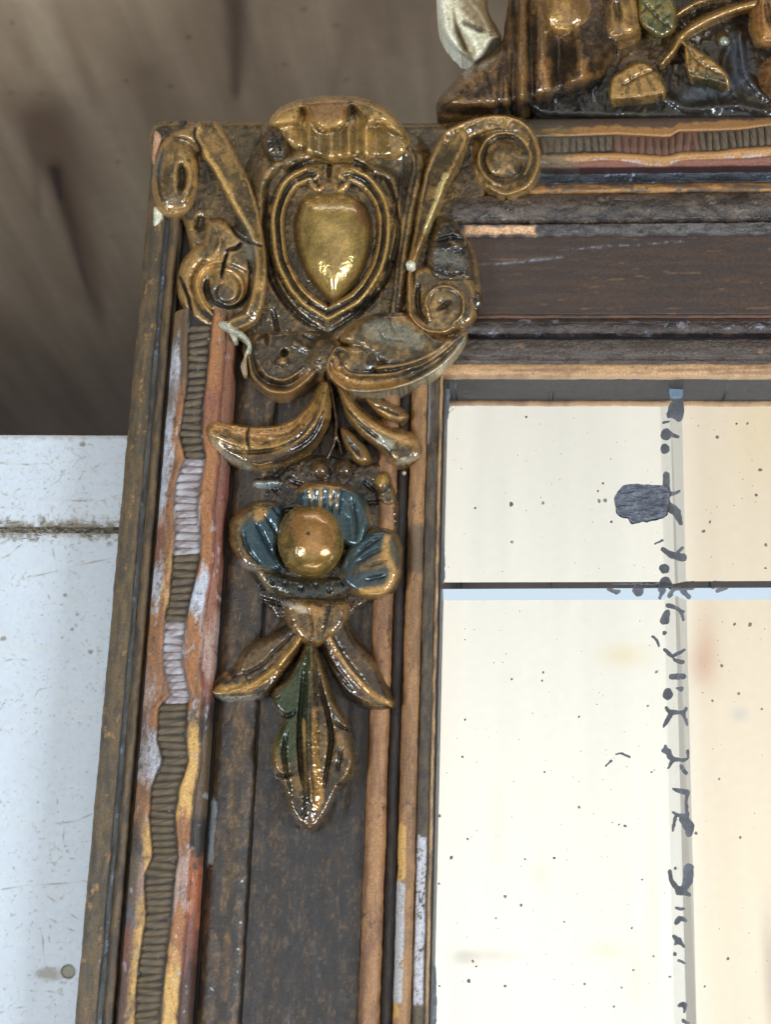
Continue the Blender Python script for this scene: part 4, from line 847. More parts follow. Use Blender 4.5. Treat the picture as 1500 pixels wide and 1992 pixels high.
# ---- flower
def petal(pts, z, h, edge, ribs, seed, paints, cup=0, cc=(605, 1045)):
    xs = [p[0] for p in pts]; ys = [p[1] for p in pts]
    e = El(min(xs) - 14, min(ys) - 14, max(xs) + 14, max(ys) + 14, 1.8, seed); e.poly(pts, z, h, edge)
    r = np.hypot(e.X - cc[0], e.Y - cc[1]); e.H = np.where(e.H > -900, e.H - cup * .9 * sst(120, 66, r), e.H)
    for q in ribs: e.carve(q)
    for q in paints: e.paint(*q)
    return e
e = petal([(578, 985), (582, 948), (612, 936), (670, 942), (705, 962), (722, 1000), (716, 1040), (700, 1070), (660, 1060), (600, 1020)], 0, 40, 16,
          [[(x0, 948, 2.6, 5), (x1, 1000, 3.4, 8)] for x0, x1 in ((598, 600), (613, 614), (630, 628), (648, 642), (664, 656))] + [[(680, 960, 4, 6), (690, 1010, 5, 7), (690, 1050, 4, 4)], [(700, 980, 3, 4), (708, 1020, 4, 5)]], 20,
          [(('poly', [(588, 952), (700, 958), (716, 1000), (712, 1050), (680, 1070), (590, 1010)]), BLUE, .9, 6, .75), ([(586, 950, 8), (610, 940, 9), (660, 944, 8)], lin(160, 118, 66), .9, 4),
           ([(604, 950, 3), (606, 972, 3)], lin(176, 130, 76), .8, 2), ([(623, 950, 5), (623, 985, 4)], lin(170, 126, 74), .8, 3), ([(645, 950, 5), (643, 982, 4)], lin(170, 126, 74), .8, 3), ([(655, 960, 4), (656, 990, 3)], lin(150, 112, 70), .7, 3), ([(715, 985, 3), (720, 1010, 3)], lin(150, 120, 76), .7, 3)], 12)
e.build('petal', drop, -20, lo=lin(92, 76, 52), mid=lin(120, 94, 58), hi=lin(168, 126, 72), wear=.4, rough=.8, gloss=.8, label='blue petal at the top with tan stripes')
e = petal([(444, 1050), (448, 1008), (480, 980), (520, 972), (552, 984), (556, 1020), (545, 1070), (556, 1106), (520, 1118), (480, 1110), (456, 1086)], -6, 46, 18,
          [[(494, 1010, 3, 8), (516, 1050, 4, 12), (534, 1088, 3, 8)], [(512, 996, 3, 7), (532, 1026, 3.5, 10), (540, 1046, 3, 6)], [(530, 984, 3, 6), (545, 1005, 3, 8)], [(468, 1026, 3, 7), (484, 1072, 4, 12), (512, 1104, 3, 8)]], 21,
          [(('poly', [(470, 1022), (498, 1006), (548, 982), (556, 1010), (552, 1104), (510, 1100), (480, 1070)]), lin(34, 72, 84), .9, 6, .85), ([(500, 985, 9), (512, 1000, 8), (500, 1008, 7)], lin(166, 122, 62), .85, 6), ([(470, 1095, 7), (500, 1112, 6)], lin(176, 160, 156), .6, 5)], 14)
e.build('petal', drop, -20, lo=lin(84, 68, 46), mid=lin(116, 90, 54), hi=lin(160, 120, 68), wear=.4, rough=.8, gloss=.85, label='left petal with blue glossy paint')
e = petal([(676, 1058), (712, 1032), (745, 1025), (774, 1038), (785, 1070), (780, 1122), (756, 1160), (716, 1167), (682, 1154), (656, 1120)], -6, 46, 18,
          [[(745, 1042, 4, 6), (712, 1064, 5, 8), (690, 1084, 4, 6)], [(748, 1066, 4, 5), (714, 1082, 5, 8), (690, 1098, 4, 6)], [(752, 1092, 4, 4), (716, 1100, 5, 7)], [(750, 1120, 6, 6), (712, 1128, 6, 8)]], 22,
          [(('poly', [(672, 1060), (720, 1036), (752, 1030), (750, 1060), (700, 1100), (660, 1116)]), lin(54, 76, 84), .85, 6, .7), (('poly', [(664, 1124), (720, 1108), (758, 1100), (764, 1122), (735, 1142), (684, 1146)]), lin(50, 70, 78), .85, 6, .7), ([(752, 1045, 6), (750, 1080, 8), (764, 1110, 7), (750, 1145, 8), (705, 1150, 7)], lin(176, 132, 70), .85, 4), (('poly', [(766, 1040), (780, 1070), (778, 1110), (760, 1080)]), lin(84, 78, 66), .7, 5)], 12)
e.build('petal', drop, -20, lo=lin(92, 74, 50), mid=lin(126, 98, 60), hi=lin(176, 132, 74), wear=.4, rough=.9, gloss=.65, label='right petal, half worn to tan')
e = El(470, 1060, 730, 1190, 2, 23); e.stroke([(496, 1092, 14, 30), (520, 1124, 20, 36), (560, 1144, 26, 38), (606, 1150, 28, 38), (650, 1146, 26, 36), (684, 1132, 18, 32), (700, 1110, 10, 26)], -8, 'round')
for cx, cy in ((552, 1132), (582, 1140), (612, 1136), (638, 1146), (526, 1128), (664, 1130)): e.carve([(cx, cy, 6, 9), (cx + 5, cy + 9, 6, 8)])
e.carve([(530, 1158, 3, 5), (580, 1168, 3, 6), (640, 1166, 3, 5)])
e.paint([(540, 1130, 16), (600, 1140, 20), (670, 1130, 16)], lin(58, 62, 62), .7, 8, .8); e.paint([(500, 1104, 6), (524, 1150, 6)], lin(176, 150, 110), .5, 4)
e.build('petal', drop, -20, lo=lin(56, 48, 42), mid=lin(78, 66, 50), hi=lin(120, 94, 60), wear=.4, rough=1.6, gloss=.8, label='dark lower petal with holes')
e = El(530, 976, 676, 1124, 1.6, 24); e.dome(604, 1050, 64, 70, 14, 62, 2.15)
e.paint(('poly', [(574, 1000), (610, 990), (646, 1004), (654, 1050), (640, 1078), (600, 1076), (572, 1050)]), lin(168, 118, 60), .8, 8); e.paint([(600, 1092, 12), (640, 1086, 10)], lin(150, 110, 40), .7, 8); e.paint([(600, 1038, 3.5)], lin(40, 34, 28), .9, 1.5)
e.build('flower_eye', drop, -10, lo=lin(118, 94, 50), mid=lin(152, 120, 60), hi=lin(176, 136, 66), wear=.4, rough=.3, smooth=2, gloss=1, crack=.2)

# ---- calyx and hanging leaf
e = El(500, 1150, 700, 1270, 2, 25)
e.poly([(548, 1172), (580, 1160), (640, 1164), (680, 1170), (676, 1210), (655, 1240), (615, 1262), (580, 1250), (556, 1216)], -6, 48, 20); e.carve([(596, 1172, 3, 4), (606, 1210, 3, 5), (604, 1250, 2, 3)]); e.carve([(644, 1168, 3, 6), (634, 1200, 3, 6), (626, 1244, 2, 4)])
e.paint([(580, 1180, 10), (620, 1190, 10)], lin(170, 124, 64), .75, 6); e.paint([(520, 1180, 12), (550, 1172, 8), (596, 1188, 6)], lin(190, 184, 180), .5, 5, .9)
lf = e.build('hanging_leaf', mir, -20, lo=lin(74, 58, 42), mid=lin(112, 86, 52), hi=lin(170, 126, 66), wear=.5, rough=1.1, gloss=.85)
e = El(402, 1190, 610, 1388, 2, 26)
sd = e.psd([(590, 1200), (606, 1230), (590, 1262), (556, 1310), (530, 1345), (500, 1362), (440, 1366), (414, 1352), (424, 1326), (452, 1300), (470, 1262), (520, 1235)])
t = np.clip(sd / 18, 0, 1); e._put(sd, -8 + 40 * np.sqrt(1 - (1 - t) ** 2))
e.ramp([(574, 1212, 26, 48), (546, 1252, 30, 52), (506, 1290, 32, 52), (462, 1318, 28, 50), (420, 1338, 14, 44)], -6, side=-1, pw=1.8, lowf=.3); e.stroke([(594, 1226, 4, 50), (568, 1270, 4.5, 54), (532, 1312, 4.5, 54), (492, 1340, 4.5, 52), (430, 1352, 4, 46)], -6, 'ridge'); e.stroke([(582, 1218, 3.5, 42), (554, 1258, 3.5, 46), (516, 1296, 3.5, 46), (476, 1322, 3.5, 42)], -4, 'ridge'); e.carve([(576, 1226, 4, 5), (540, 1262, 5, 9), (500, 1300, 4, 8), (450, 1318, 3, 6)]); e.carve([(584, 1254, 2.5, 4), (546, 1298, 2.5, 5), (500, 1334, 2.5, 4)])
e.carve([(466, 1300, 2, 6), (482, 1320, 2, 7), (484, 1345, 2, 6)], 'round')
e.paint([(588, 1232, 6), (560, 1272, 7), (524, 1312, 9), (480, 1336, 9), (424, 1342, 8)], lin(176, 132, 64), .85, 5); e.paint([(436, 1310, 5), (446, 1318, 4)], lin(160, 118, 58), .7, 3)
e.paint([(415, 1356, 6), (460, 1362, 6), (510, 1358, 5)], lin(180, 176, 172), .5, 4, .9)
e.build('sepal', lf, -20, lo=lin(66, 52, 40), mid=lin(88, 68, 48), hi=lin(140, 104, 58), wear=.35, rough=1.3, gloss=.7)
e = El(600, 1180, 780, 1400, 2, 27)
sd = e.psd([(632, 1186), (668, 1190), (694, 1240), (735, 1290), (758, 1340), (766, 1368), (742, 1384), (706, 1376), (670, 1350), (640, 1300), (618, 1240)])
t = np.clip(sd / 18, 0, 1); e._put(sd, -8 + 40 * np.sqrt(1 - (1 - t) ** 2))
e.ramp([(650, 1212, 26, 46), (676, 1254, 28, 50), (706, 1298, 28, 50), (738, 1340, 20, 46), (762, 1368, 8, 38)], -6, side=1, pw=1.8, lowf=.3); e.stroke([(626, 1222, 4, 48), (648, 1268, 4.5, 52), (682, 1316, 4.5, 52), (720, 1356, 4, 48), (758, 1372, 3, 40)], -6, 'ridge'); e.stroke([(640, 1216, 3.5, 44), (662, 1260, 3.5, 46), (696, 1308, 3.5, 46), (736, 1350, 3, 42)], -4, 'ridge'); e.carve([(644, 1226, 3, 5), (672, 1280, 4, 7), (716, 1334, 3, 6)]); e.carve([(622, 1240, 3, 5), (648, 1296, 4, 9), (690, 1348, 4, 8)]); e.carve([(640, 1236, 2, 4), (668, 1292, 2, 5), (708, 1342, 2, 4)])
e.paint([(632, 1224, 5), (656, 1270, 6), (690, 1316, 6), (730, 1354, 6), (760, 1368, 5)], lin(174, 128, 64), .85, 4); e.paint([(650, 1310, 7), (680, 1350, 8), (700, 1370, 7)], lin(56, 46, 42), .7, 5, .9)
e.build('sepal', lf, -20, lo=lin(74, 56, 42), mid=lin(98, 74, 50), hi=lin(140, 104, 58), wear=.35, rough=1.1, gloss=.75)
e = El(505, 1220, 710, 1640, 2, 28)
sd = e.psd([(598, 1226), (616, 1250), (632, 1300), (650, 1352), (672, 1392), (684, 1420), (692, 1476), (682, 1512), (660, 1540), (636, 1586), (612, 1618), (588, 1614), (562, 1580), (548, 1530), (526, 1490), (528, 1446), (546, 1404), (528, 1372), (530, 1340), (556, 1318), (578, 1280), (590, 1250)])
t = np.clip(sd / 13, 0, 1); e._put(sd, -12 + 52 * np.sqrt(1 - (1 - t) ** 2))
e.raise_([(604, 1250, 8, 6), (606, 1340, 14, 8), (604, 1440, 22, 10), (604, 1540, 22, 10), (600, 1600, 14, 4)]); e.raise_([(600, 1300, 4, 5), (600, 1450, 5, 7), (606, 1560, 5, 6)])
e.carve([(590, 1290, 4, 8), (588, 1340, 5, 12), (582, 1440, 6, 16), (590, 1540, 5, 12)]); e.carve([(616, 1290, 4, 8), (624, 1340, 5, 12), (644, 1430, 7, 18), (630, 1530, 6, 14)]); e.carve([(530, 1388, 5, 14), (560, 1392, 6, 14), (580, 1380, 3, 6)]); e.carve([(690, 1424, 5, 8), (660, 1412, 4, 10), (646, 1390, 3, 6)]); e.carve([(525, 1504, 5, 14), (556, 1510, 5, 14), (574, 1500, 3, 6)]); e.carve([(692, 1530, 5, 10), (656, 1526, 5, 12)]); e.carve([(558, 1420, 5, 8), (552, 1470, 6, 12), (566, 1550, 4, 8)]); e.carve([(666, 1450, 5, 6), (656, 1500, 5, 8)])
e.dome(545, 1360, 16, 16, 8, 22, k=4); e.dome(668, 1500, 20, 22, 4, 26, k=4); e.dome(545, 1490, 16, 30, 4, 22, k=4)
e.paint(('poly', [(590, 1280), (602, 1320), (590, 1420), (572, 1480), (548, 1480), (540, 1430), (560, 1396), (534, 1366), (560, 1326)]), GREEN, .8, 8, .75); e.paint([(600, 1240, 5), (602, 1300, 6)], lin(84, 84, 40), .7, 4)
e.paint([(612, 1380, 4), (612, 1460, 6), (620, 1540, 10), (616, 1570, 8)], lin(170, 124, 60), .85, 4); e.paint([(590, 1400, 3), (592, 1460, 2.5)], lin(186, 146, 80), .8, 2); e.paint([(602, 1370, 3), (602, 1500, 3.5)], lin(66, 64, 52), .8, 2)
e.paint([(660, 1430, 7), (672, 1470, 6)], lin(150, 108, 60), .7, 5); e.paint([(545, 1392, 4), (540, 1420, 4), (530, 1460, 4)], lin(140, 128, 60), .6, 4); e.paint([(600, 1608, 16), (640, 1570, 6)], lin(108, 78, 48), .7, 6)
e.build('leaf', lf, -26, lo=lin(66, 52, 38), mid=lin(104, 82, 48), hi=lin(150, 112, 60), wear=.4, rough=1.1, gloss=.9)

# ================================================================== crest on the top rail
e = El(960, -170, 1760, 236, 3, 30)
e.poly([(990, -160), (1740, -160), (1740, 236), (1500, 236), (1300, 236), (1180, 234), (1060, 230), (1000, 200)], -10, 40, 14, smooth=False)
for a in ([(1420, 90), (1410, 130), (1440, 200)], [(1300, 190), (1340, 210), (1420, 205), (1490, 215)], [(1440, 60), (1450, 140), (1490, 190)]): e.raise_([(x, y, 12, 12) for x, y in a])
for k in range(12): e.carve([(1290 + (k * 47) % 220, 60 + (k * 61) % 160, 6, 8), (1300 + (k * 47) % 220, 90 + (k * 61) % 150, 5, 6)])
e.paint([(1430, 80, 18), (1440, 150, 16), (1330, 190, 10)], STEEL, .45, 10)
e.paint(('poly', [(1150, 40), (1300, 60), (1312, 110), (1280, 128), (1200, 132), (1150, 150)]), lin(104, 80, 56), .85, 8)
crest = e.build('crest', mir, -60, lo=GRIME, mid=lin(58, 52, 48), hi=lin(92, 78, 62), wear=.3, rough=2.4, gloss=.7)
e = El(836, -170, 1200, 240, 2, 31)
sd = e.psd([(848, 214), (858, 186), (918, 128), (972, 88), (985, 30), (1000, -60), (1020, -160), (1240, -160), (1250, -40), (1230, 60), (1190, 130), (1180, 165), (1120, 188), (1060, 205), (1010, 219), (960, 226), (890, 228), (856, 224)])
t = np.clip(sd / 40, 0, 1); h = 78 * np.sqrt(1 - (1 - t) ** 2)
bot = np.interp(e.X, [848, 900, 960, 1010, 1080, 1180], [200, 202, 204, 197, 176, 142])
h = h * (1 - .92 * sst(-6, 36, e.Y - bot))
def fold(cx, wd, a, lean=0): return a * np.exp(-((e.X - cx - lean * (e.Y - 130)) / wd) ** 2)
h += 9 * np.sin(e.X / 15 + .012 * e.Y) * sst(975, 1010, e.X) - 5 * np.abs(np.sin((e.X * .6 + e.Y) / 16)) * sst(990, 900, e.X) + fold(1015, 9, 14) - fold(1000, 7, 16) - fold(1036, 8, 18) + fold(1062, 9, 10, .12) - fold(1090, 10, 10, .1) + fold(1132, 12, 12, .15) - fold(980, 9, 12, -.1) + 5 * np.sin((e.X + e.Y * .7) / 19) * sst(880, 960, e.X)
e._put(sd, 10 + h)
e.paint([(860, 205, 10), (920, 214, 9), (1000, 212, 9), (1090, 190, 8), (1170, 160, 7)], lin(30, 26, 22), .5, 6, 1.0)  # shade under the drapery's lower edge, put into the colour
e.paint([(1064, 120, 9), (1062, 165, 9)], lin(166, 116, 60), .7, 6); e.paint([(1134, 125, 9), (1140, 150, 8)], lin(166, 118, 62), .7, 6); e.paint([(1014, 60, 7), (1014, 180, 8)], lin(150, 108, 60), .7, 5)
for q in ([(986, 96, 4, 10), (992, 196, 4, 8)], [(1030, 70, 4, 10), (1034, 194, 4, 9)], [(1050, 150, 3, 8), (1048, 192, 3, 6)], [(1084, 120, 3, 8), (1092, 178, 3, 6)], [(1150, 110, 3, 6), (1160, 152, 3, 6)], [(900, 160, 3, 5), (930, 190, 3, 5)], [(940, 130, 3, 5), (960, 196, 3, 6)]): e.carve(q)
e.build('drapery', crest, -40, lo=lin(70, 53, 38), mid=lin(100, 74, 50), hi=lin(152, 112, 62), wear=.5, rough=1.2, gloss=.85, smooth=2, wr=10)
e = El(836, -140, 1000, 140, 2, 32)
e.poly([(870, -120), (854, -40), (850, 26), (858, 62), (878, 92), (900, 108), (922, 124), (944, 106), (958, 84), (976, 74), (966, 50), (952, 26), (944, -30), (930, -120)], 0, 50, 12)
e.raise_([(862, 0, 10, 10), (872, 60, 12, 14), (900, 104, 9, 10)]); e.raise_([(892, -20, 10, 10), (930, 20, 12, 16), (950, 60, 12, 14)])
for q in ([(880, 10, 5, 12), (890, 60, 6, 16), (914, 112, 5, 12)], [(902, 60, 4, 8), (926, 104, 4, 9)], [(918, 56, 4, 8), (944, 96, 3, 8)], [(900, 40, 4, 8), (940, 60, 4, 10), (972, 70, 3, 8)], [(900, 10, 3, 6), (912, 26, 3, 6)]): e.carve(q)
e.paint(('poly', [(902, -60), (975, -60), (985, 74), (946, 66), (916, 44), (896, 8)]), lin(126, 98, 58), .75, 8, .7, 1.6); e.paint([(890, 56, 8), (900, 84, 9), (916, 112, 7)], lin(126, 106, 70), .85, 5); e.paint([(945, 0, 14), (955, 30, 10), (962, 60, 8)], lin(120, 94, 58), .85, 6); e.paint([(905, 44, 7), (935, 60, 6)], lin(84, 68, 48), .8, 3)
e.build('broken_gesso', crest, -30, mat=RAILM, glz=.25, lo=lin(186, 174, 140), mid=lin(216, 206, 180), hi=lin(224, 216, 194), rough=1.8, gloss=.5, label='cream gesso exposed where the gilding broke off')
e = El(1020, -60, 1180, 90, 2, 33); e.dome(1098, 12, 68, 62, 50, 66, 2.2); e.carve([(1050, 10, 5, 6), (1065, 50, 5, 6)]); e.paint([(1050, 10, 14)], lin(104, 76, 48), .6, 8)
e.build('fruit', crest, 0, lo=lin(136, 100, 56), mid=lin(164, 122, 64), hi=lin(188, 146, 76), rough=.8, gloss=.9, smooth=2)
e = El(1150, -60, 1262, 96, 2, 34); e.poly([(1164, 40), (1180, -30), (1220, -50), (1244, 0), (1250, 60), (1220, 80), (1180, 80)], 40, 56, 30); e.carve([(1200, 0, 8, 12), (1205, 40, 8, 10)])
e.build('fruit', crest, 0, lo=lin(112, 82, 50), mid=lin(140, 104, 58), hi=lin(176, 134, 70), rough=1., gloss=.9, smooth=2)
def leaf(pts, z, h, edge, mid, veins, seed, cols, wallcut=None):
    xs = [p[0] for p in pts]; ys = [p[1] for p in pts]; e = El(min(xs) - 12, min(ys) - 12, max(xs) + 12, max(ys) + 12, 1.8, seed); e.poly(pts, z, h, edge)
    if wallcut: e.H = np.where(e.H > -900, e.H - (h - 6) * sst(-3, wallcut[1], e.Y - np.interp(e.X, *wallcut[0])), e.H)
    if wallcut: e.paint(('poly', [(x, min(y, float(np.interp(x, *wallcut[0])))) for x, y in pts]), lin(176, 134, 72), .65, 4)
    e.carve([(x, y, 5, 9) for x, y in mid]); e.D = e.D + 2.5 * np.sin((e.X - e.Y) / 4.2) * (e.D < 6)
    for v in veins: e.carve([(v[0], v[1], 3, 6), (v[2], v[3], 3, 5)])
    e.build('leaf', crest, 0, lo=cols[0], mid=cols[1], hi=cols[2], wear=.55, rough=.8, gloss=.85, wr=6); return e
BR = (lin(96, 74, 44), lin(130, 100, 54), lin(184, 140, 74))
leaf([(1184, 196), (1188, 152), (1214, 132), (1246, 118), (1276, 132), (1294, 160), (1300, 196), (1290, 216), (1250, 226), (1200, 222)], 0, 70, 6, [(1205, 172), (1240, 150), (1284, 132)],
     [(1215, 166, 1204, 150), (1232, 156, 1222, 138), (1252, 146, 1246, 124), (1222, 166, 1220, 186), (1240, 154, 1248, 184), (1258, 146, 1274, 176), (1270, 140, 1288, 160)], 35, BR, (([1184, 1240, 1300], [190, 186, 178]), 34))
leaf([(1328, 78), (1340, 82), (1366, 98), (1396, 118), (1420, 146), (1424, 176), (1404, 192), (1362, 190), (1344, 172), (1332, 130)], 0, 60, 6, [(1334, 86), (1360, 120), (1410, 148)],
     [(1346, 104, 1340, 130), (1362, 120, 1352, 142), (1376, 130, 1374, 148), (1356, 112, 1376, 112), (1372, 124, 1396, 130)], 36, (lin(74, 64, 40), lin(112, 90, 50), lin(170, 128, 68)), (([1330, 1380, 1424], [130, 140, 150]), 60))
leaf([(1236, 10), (1244, -20), (1290, -24), (1316, 4), (1320, 40), (1316, 62), (1290, 78), (1262, 66), (1240, 44)], 30, 54, 14, [(1250, 0), (1282, 36), (1312, 58)], [(1262, 14, 1246, 26), (1276, 28, 1262, 52), (1270, 20, 1288, 4), (1288, 40, 1306, 24), (1294, 46, 1290, 68)], 37, (lin(84, 84, 58), lin(112, 106, 70), lin(150, 124, 66)))
e = El(1270, -60, 1480, 140, 2, 38)
e.stroke([(1470, 6, 12, 50), (1420, 20, 12, 54), (1372, 40, 12, 56), (1330, 68, 11, 56), (1312, 94, 9, 54), (1288, 124, 7, 44)], 26, 'round'); e.stroke([(1316, 30, 7, 44), (1350, 8, 8, 48), (1400, -8, 9, 50), (1450, -20, 9, 48)], 26, 'round'); e.stroke([(1320, 72, 7, 46), (1334, 88, 6, 40)], 26, 'round')
e.build('stem', crest, 0, lo=lin(104, 80, 48), mid=lin(136, 104, 58), hi=lin(184, 140, 76), wear=.6, rough=.8, gloss=.85)
e = El(1446, -60, 1640, 110, 2, 39); e.poly([(1460, 70), (1458, 10), (1480, -40), (1560, -50), (1620, 0), (1610, 70), (1540, 96), (1480, 96)], 10, 76, 36); e.carve([(1490, 0, 7, 10), (1500, 50, 7, 10)]); e.build('fruit', crest, 0, lo=lin(136, 94, 50), mid=lin(164, 114, 58), hi=lin(190, 140, 74), rough=.9, gloss=.85, smooth=2)
e = El(1454, 90, 1640, 220, 2, 40); e.dome(1540, 152, 70, 56, 6, 66, 2.3); e.build('fruit', crest, 0, lo=lin(112, 76, 44), mid=lin(140, 98, 54), hi=lin(176, 128, 70), rough=.9, gloss=.85, smooth=2)
e = El(1380, 50, 1440, 110, 2, 41); e.dome(1408, 76, 20, 20, 10, 34); e.paint([(1410, 80, 9)], lin(176, 176, 160), .7, 4); e.build('fruit', crest, 0, lo=GRIME, mid=lin(78, 64, 50), hi=lin(120, 94, 60), rough=1.5, gloss=.8)

# ================================================================== mirror glass
gx0 = float(P(825, 1992, ZG)[0]) - .004; gx1 = XR; gy1 = float(P(1200, 700, ZG)[1]); gy0 = YB
me = bpy.data.meshes.new('mirror_glass'); z = ZG * S
me.from_pydata([(gx0, gy0, z), (gx1, gy0, z), (gx1, gy1, z), (gx0, gy1, z), (gx0, gy0, z - .003), (gx1, gy0, z - .003), (gx1, gy1, z - .003), (gx0, gy1, z - .003)], [],
               [(0, 1, 2, 3), (7, 6, 5, 4), (0, 4, 5, 1), (1, 5, 6, 2), (2, 6, 7, 3), (3, 7, 4, 0)])
me.materials.append(MIRROR); glass = bpy.data.objects.new('mirror_glass', me); C.objects.link(glass); glass.parent = mir
# bevelled bars ground across the glass, left and right (or upper and lower) facet each
def vx(y, k): return np.interp(y, [738, 1992], [(1284, 1312), (1303, 1336), (1326, 1356)][k])
def facet(name, pts):
    me = bpy.data.meshes.new(name); q = [tuple(P(x, y, h)) for x, y, h in pts]; n = len(q)
    me.from_pydata(q + [(a, b_, (ZG - .2) * S) for a, b_, c in q], [], [tuple(range(n))] + [(i, n + i, n + (i + 1) % n, (i + 1) % n) for i in range(n)])
    me.materials.append(MIRROR); o = bpy.data.objects.new(name, me); C.objects.link(o); o.parent = glass; return o
RH = 4.5
facet('bevel_facet', [(1283, 700, ZG + .3), (1313.5, 2060, ZG + .3), (1337.7, 2060, ZG + RH), (1302.4, 700, ZG + RH)])
facet('bevel_facet', [(1302.4, 700, ZG + RH), (1337.7, 2060, ZG + RH), (1357.6, 2060, ZG + .3), (1325, 700, ZG + .3)])
HH = 12.0
facet('bevel_facet', [(830, 1146, ZG + HH), (1302, 1144, ZG + HH), (1302, 1132, ZG + .35), (830, 1133, ZG + .35)])
facet('bevel_facet', [(830, 1168, ZG + .35), (1302, 1167, ZG + .35), (1302, 1144, ZG + HH), (830, 1146, ZG + HH)])
facet('bevel_facet', [(1310, 1144, ZG + HH), (1560, 1143, ZG + HH), (1560, 1130, ZG + .35), (1310, 1131, ZG + .35)])
facet('bevel_facet', [(1310, 1167, ZG + .35), (1560, 1166, ZG + .35), (1560, 1143, ZG + HH), (1310, 1144, ZG + HH)])
def ridge_h(X, Y):
    a, b_, c = (np.interp(Y, [700, 2060], q) for q in ((1283, 1313.5), (1302.4, 1337.7), (1325, 1357.6)))
    h = np.minimum((X - a) / (b_ - a), (c - X) / (c - b_)); hv = np.clip(h, 0, 1) * (RH - .3)
    hh = np.clip(np.minimum((Y - 1132) / 13, (1168 - Y) / 23), 0, 1) * (HH - .3)
    return ZG + .3 + np.maximum(hv, hh)
def mark(polys=(), strokes=(), dots=(), name='black_mark', lo=lin(74, 72, 74), hi=lin(112, 110, 112), bump=0, cols=None):
    xs = [p[0] for q in polys for p in q] + [p[0] for q in strokes for p in q] + [d[0] for d in dots]; ys = [p[1] for q in polys for p in q] + [p[1] for q in strokes for p in q] + [d[1] for d in dots]
    e = El(min(xs) - 16, min(ys) - 16, max(xs) + 16, max(ys) + 16, 1.3, int(xs[0] + ys[0]))
    for q in polys: e.poly(q, 0, 1, 3)
    for q in strokes: e.stroke([(p[0], p[1], p[2], 1) for p in q], 0, 'flat')
    for d in dots: e.dome(d[0], d[1], d[2], d[3] if len(d) > 3 else d[2], 0, 1)
    e.D = e.D + 4 * (fbm(e.X / 5, e.Y / 5, e.seed) - .5)
    h = ridge_h(e.X, e.Y) + .9
    if bump: h = h + bump * (1 - np.abs(2 * fbm(e.X / 26, e.Y / 9, 5) - 1)) ** 2
    e.H = np.where(e.H > -900, h, e.H); 
    e.build(name, glass, ZG, mat=MARKM, lo=lo, mid=lo * 1.25, hi=hi, wear=.3, rough=.12, smooth=0, gloss=.35, thick=1.2, crack=0)
mark([[(1300, 795), (1310, 780), (1330, 778), (1330, 812), (1322, 820), (1310, 812), (1298, 812)]], hi=lin(92, 96, 108))
mark((), [[(1291, 822, 3), (1302, 820, 2.5)]]); mark((), [[(1300, 842, 4), (1320, 850, 3)]], [(1296, 845, 11, 12)]); mark((), (), [(1295, 873, 9, 10)])
mark((), [[(1297, 925, 7), (1297, 950, 8), (1294, 975, 9)], [(1297, 958, 5), (1312, 960, 4), (1322, 955, 3)], [(1300, 985, 9), (1316, 996, 9), (1326, 1018, 4)]])
mark([[(1196, 972), (1206, 950), (1222, 942), (1270, 944), (1300, 950), (1296, 1000), (1270, 1010), (1232, 1016), (1222, 1006), (1204, 1000)]], name='black_patch', lo=lin(76, 76, 82), hi=lin(126, 128, 136), bump=7)
mark((), [[(1290, 1067, 4), (1302, 1076, 6), (1318, 1082, 7), (1330, 1084, 8)], [(1318, 1076, 3), (1328, 1066, 4)]]); mark((), (), [(1294, 1106, 11, 9)])
mark((), [[(1286, 1146, 6), (1294, 1130, 9), (1306, 1138, 5)], [(1284, 1164, 3), (1292, 1148, 5)], [(1302, 1160, 4), (1312, 1146, 4), (1324, 1142, 6), (1346, 1138, 9)], [(1330, 1150, 6), (1342, 1162, 4)]])
mark((), [[(1184, 1146, 3), (1200, 1152, 4), (1206, 1150, 3)]]); mark((), (), [(1242, 1148, 11, 12)]); mark((), [[(1388, 1138, 8), (1412, 1140, 8), (1396, 1150, 3)]])
mark((), [[(1298, 1178, 4), (1308, 1180, 4), (1330, 1190, 3)], [(1294, 1206, 9), (1298, 1192, 6)], [(1326, 1192, 4), (1331, 1206, 3)]]); mark((), (), [(1293, 1230, 4.5)])
mark((), [[(1270, 1238, 2), (1278, 1244, 2), (1282, 1256, 3)]])
mark((), [[(1294, 1263, 3), (1302, 1272, 4), (1310, 1278, 3)], [(1310, 1276, 3), (1322, 1270, 4), (1332, 1264, 3)], [(1314, 1284, 4), (1328, 1288, 5)]])
mark((), [[(1306, 1316, 5), (1330, 1316, 6)]]); mark((), (), [(1300, 1350, 10.5, 11.5)]); mark((), [[(1326, 1340, 5), (1316, 1338, 1.5)]])
mark((), [[(1297, 1377, 3), (1306, 1385, 4), (1330, 1385, 4), (1336, 1378, 3)], [(1306, 1386, 4), (1298, 1402, 5), (1292, 1415, 2)], [(1330, 1388, 4), (1336, 1404, 3), (1338, 1410, 1.5)]])
mark((), [[(1291, 1460, 4), (1300, 1462, 6), (1310, 1476, 5), (1338, 1476, 3), (1338, 1460, 3)], [(1310, 1478, 4), (1301, 1494, 2.5)], [(1326, 1490, 4), (1336, 1504, 3.5)], [(1296, 1452, 3), (1298, 1460, 4)]])
mark((), [[(1310, 1534, 2), (1326, 1540, 5), (1338, 1542, 5), (1336, 1560, 3), (1338, 1582, 4)], [(1310, 1580, 3), (1320, 1586, 3), (1338, 1586, 4)], [(1314, 1592, 4), (1310, 1618, 2)], [(1330, 1594, 8), (1340, 1606, 11), (1342, 1622, 6)]])
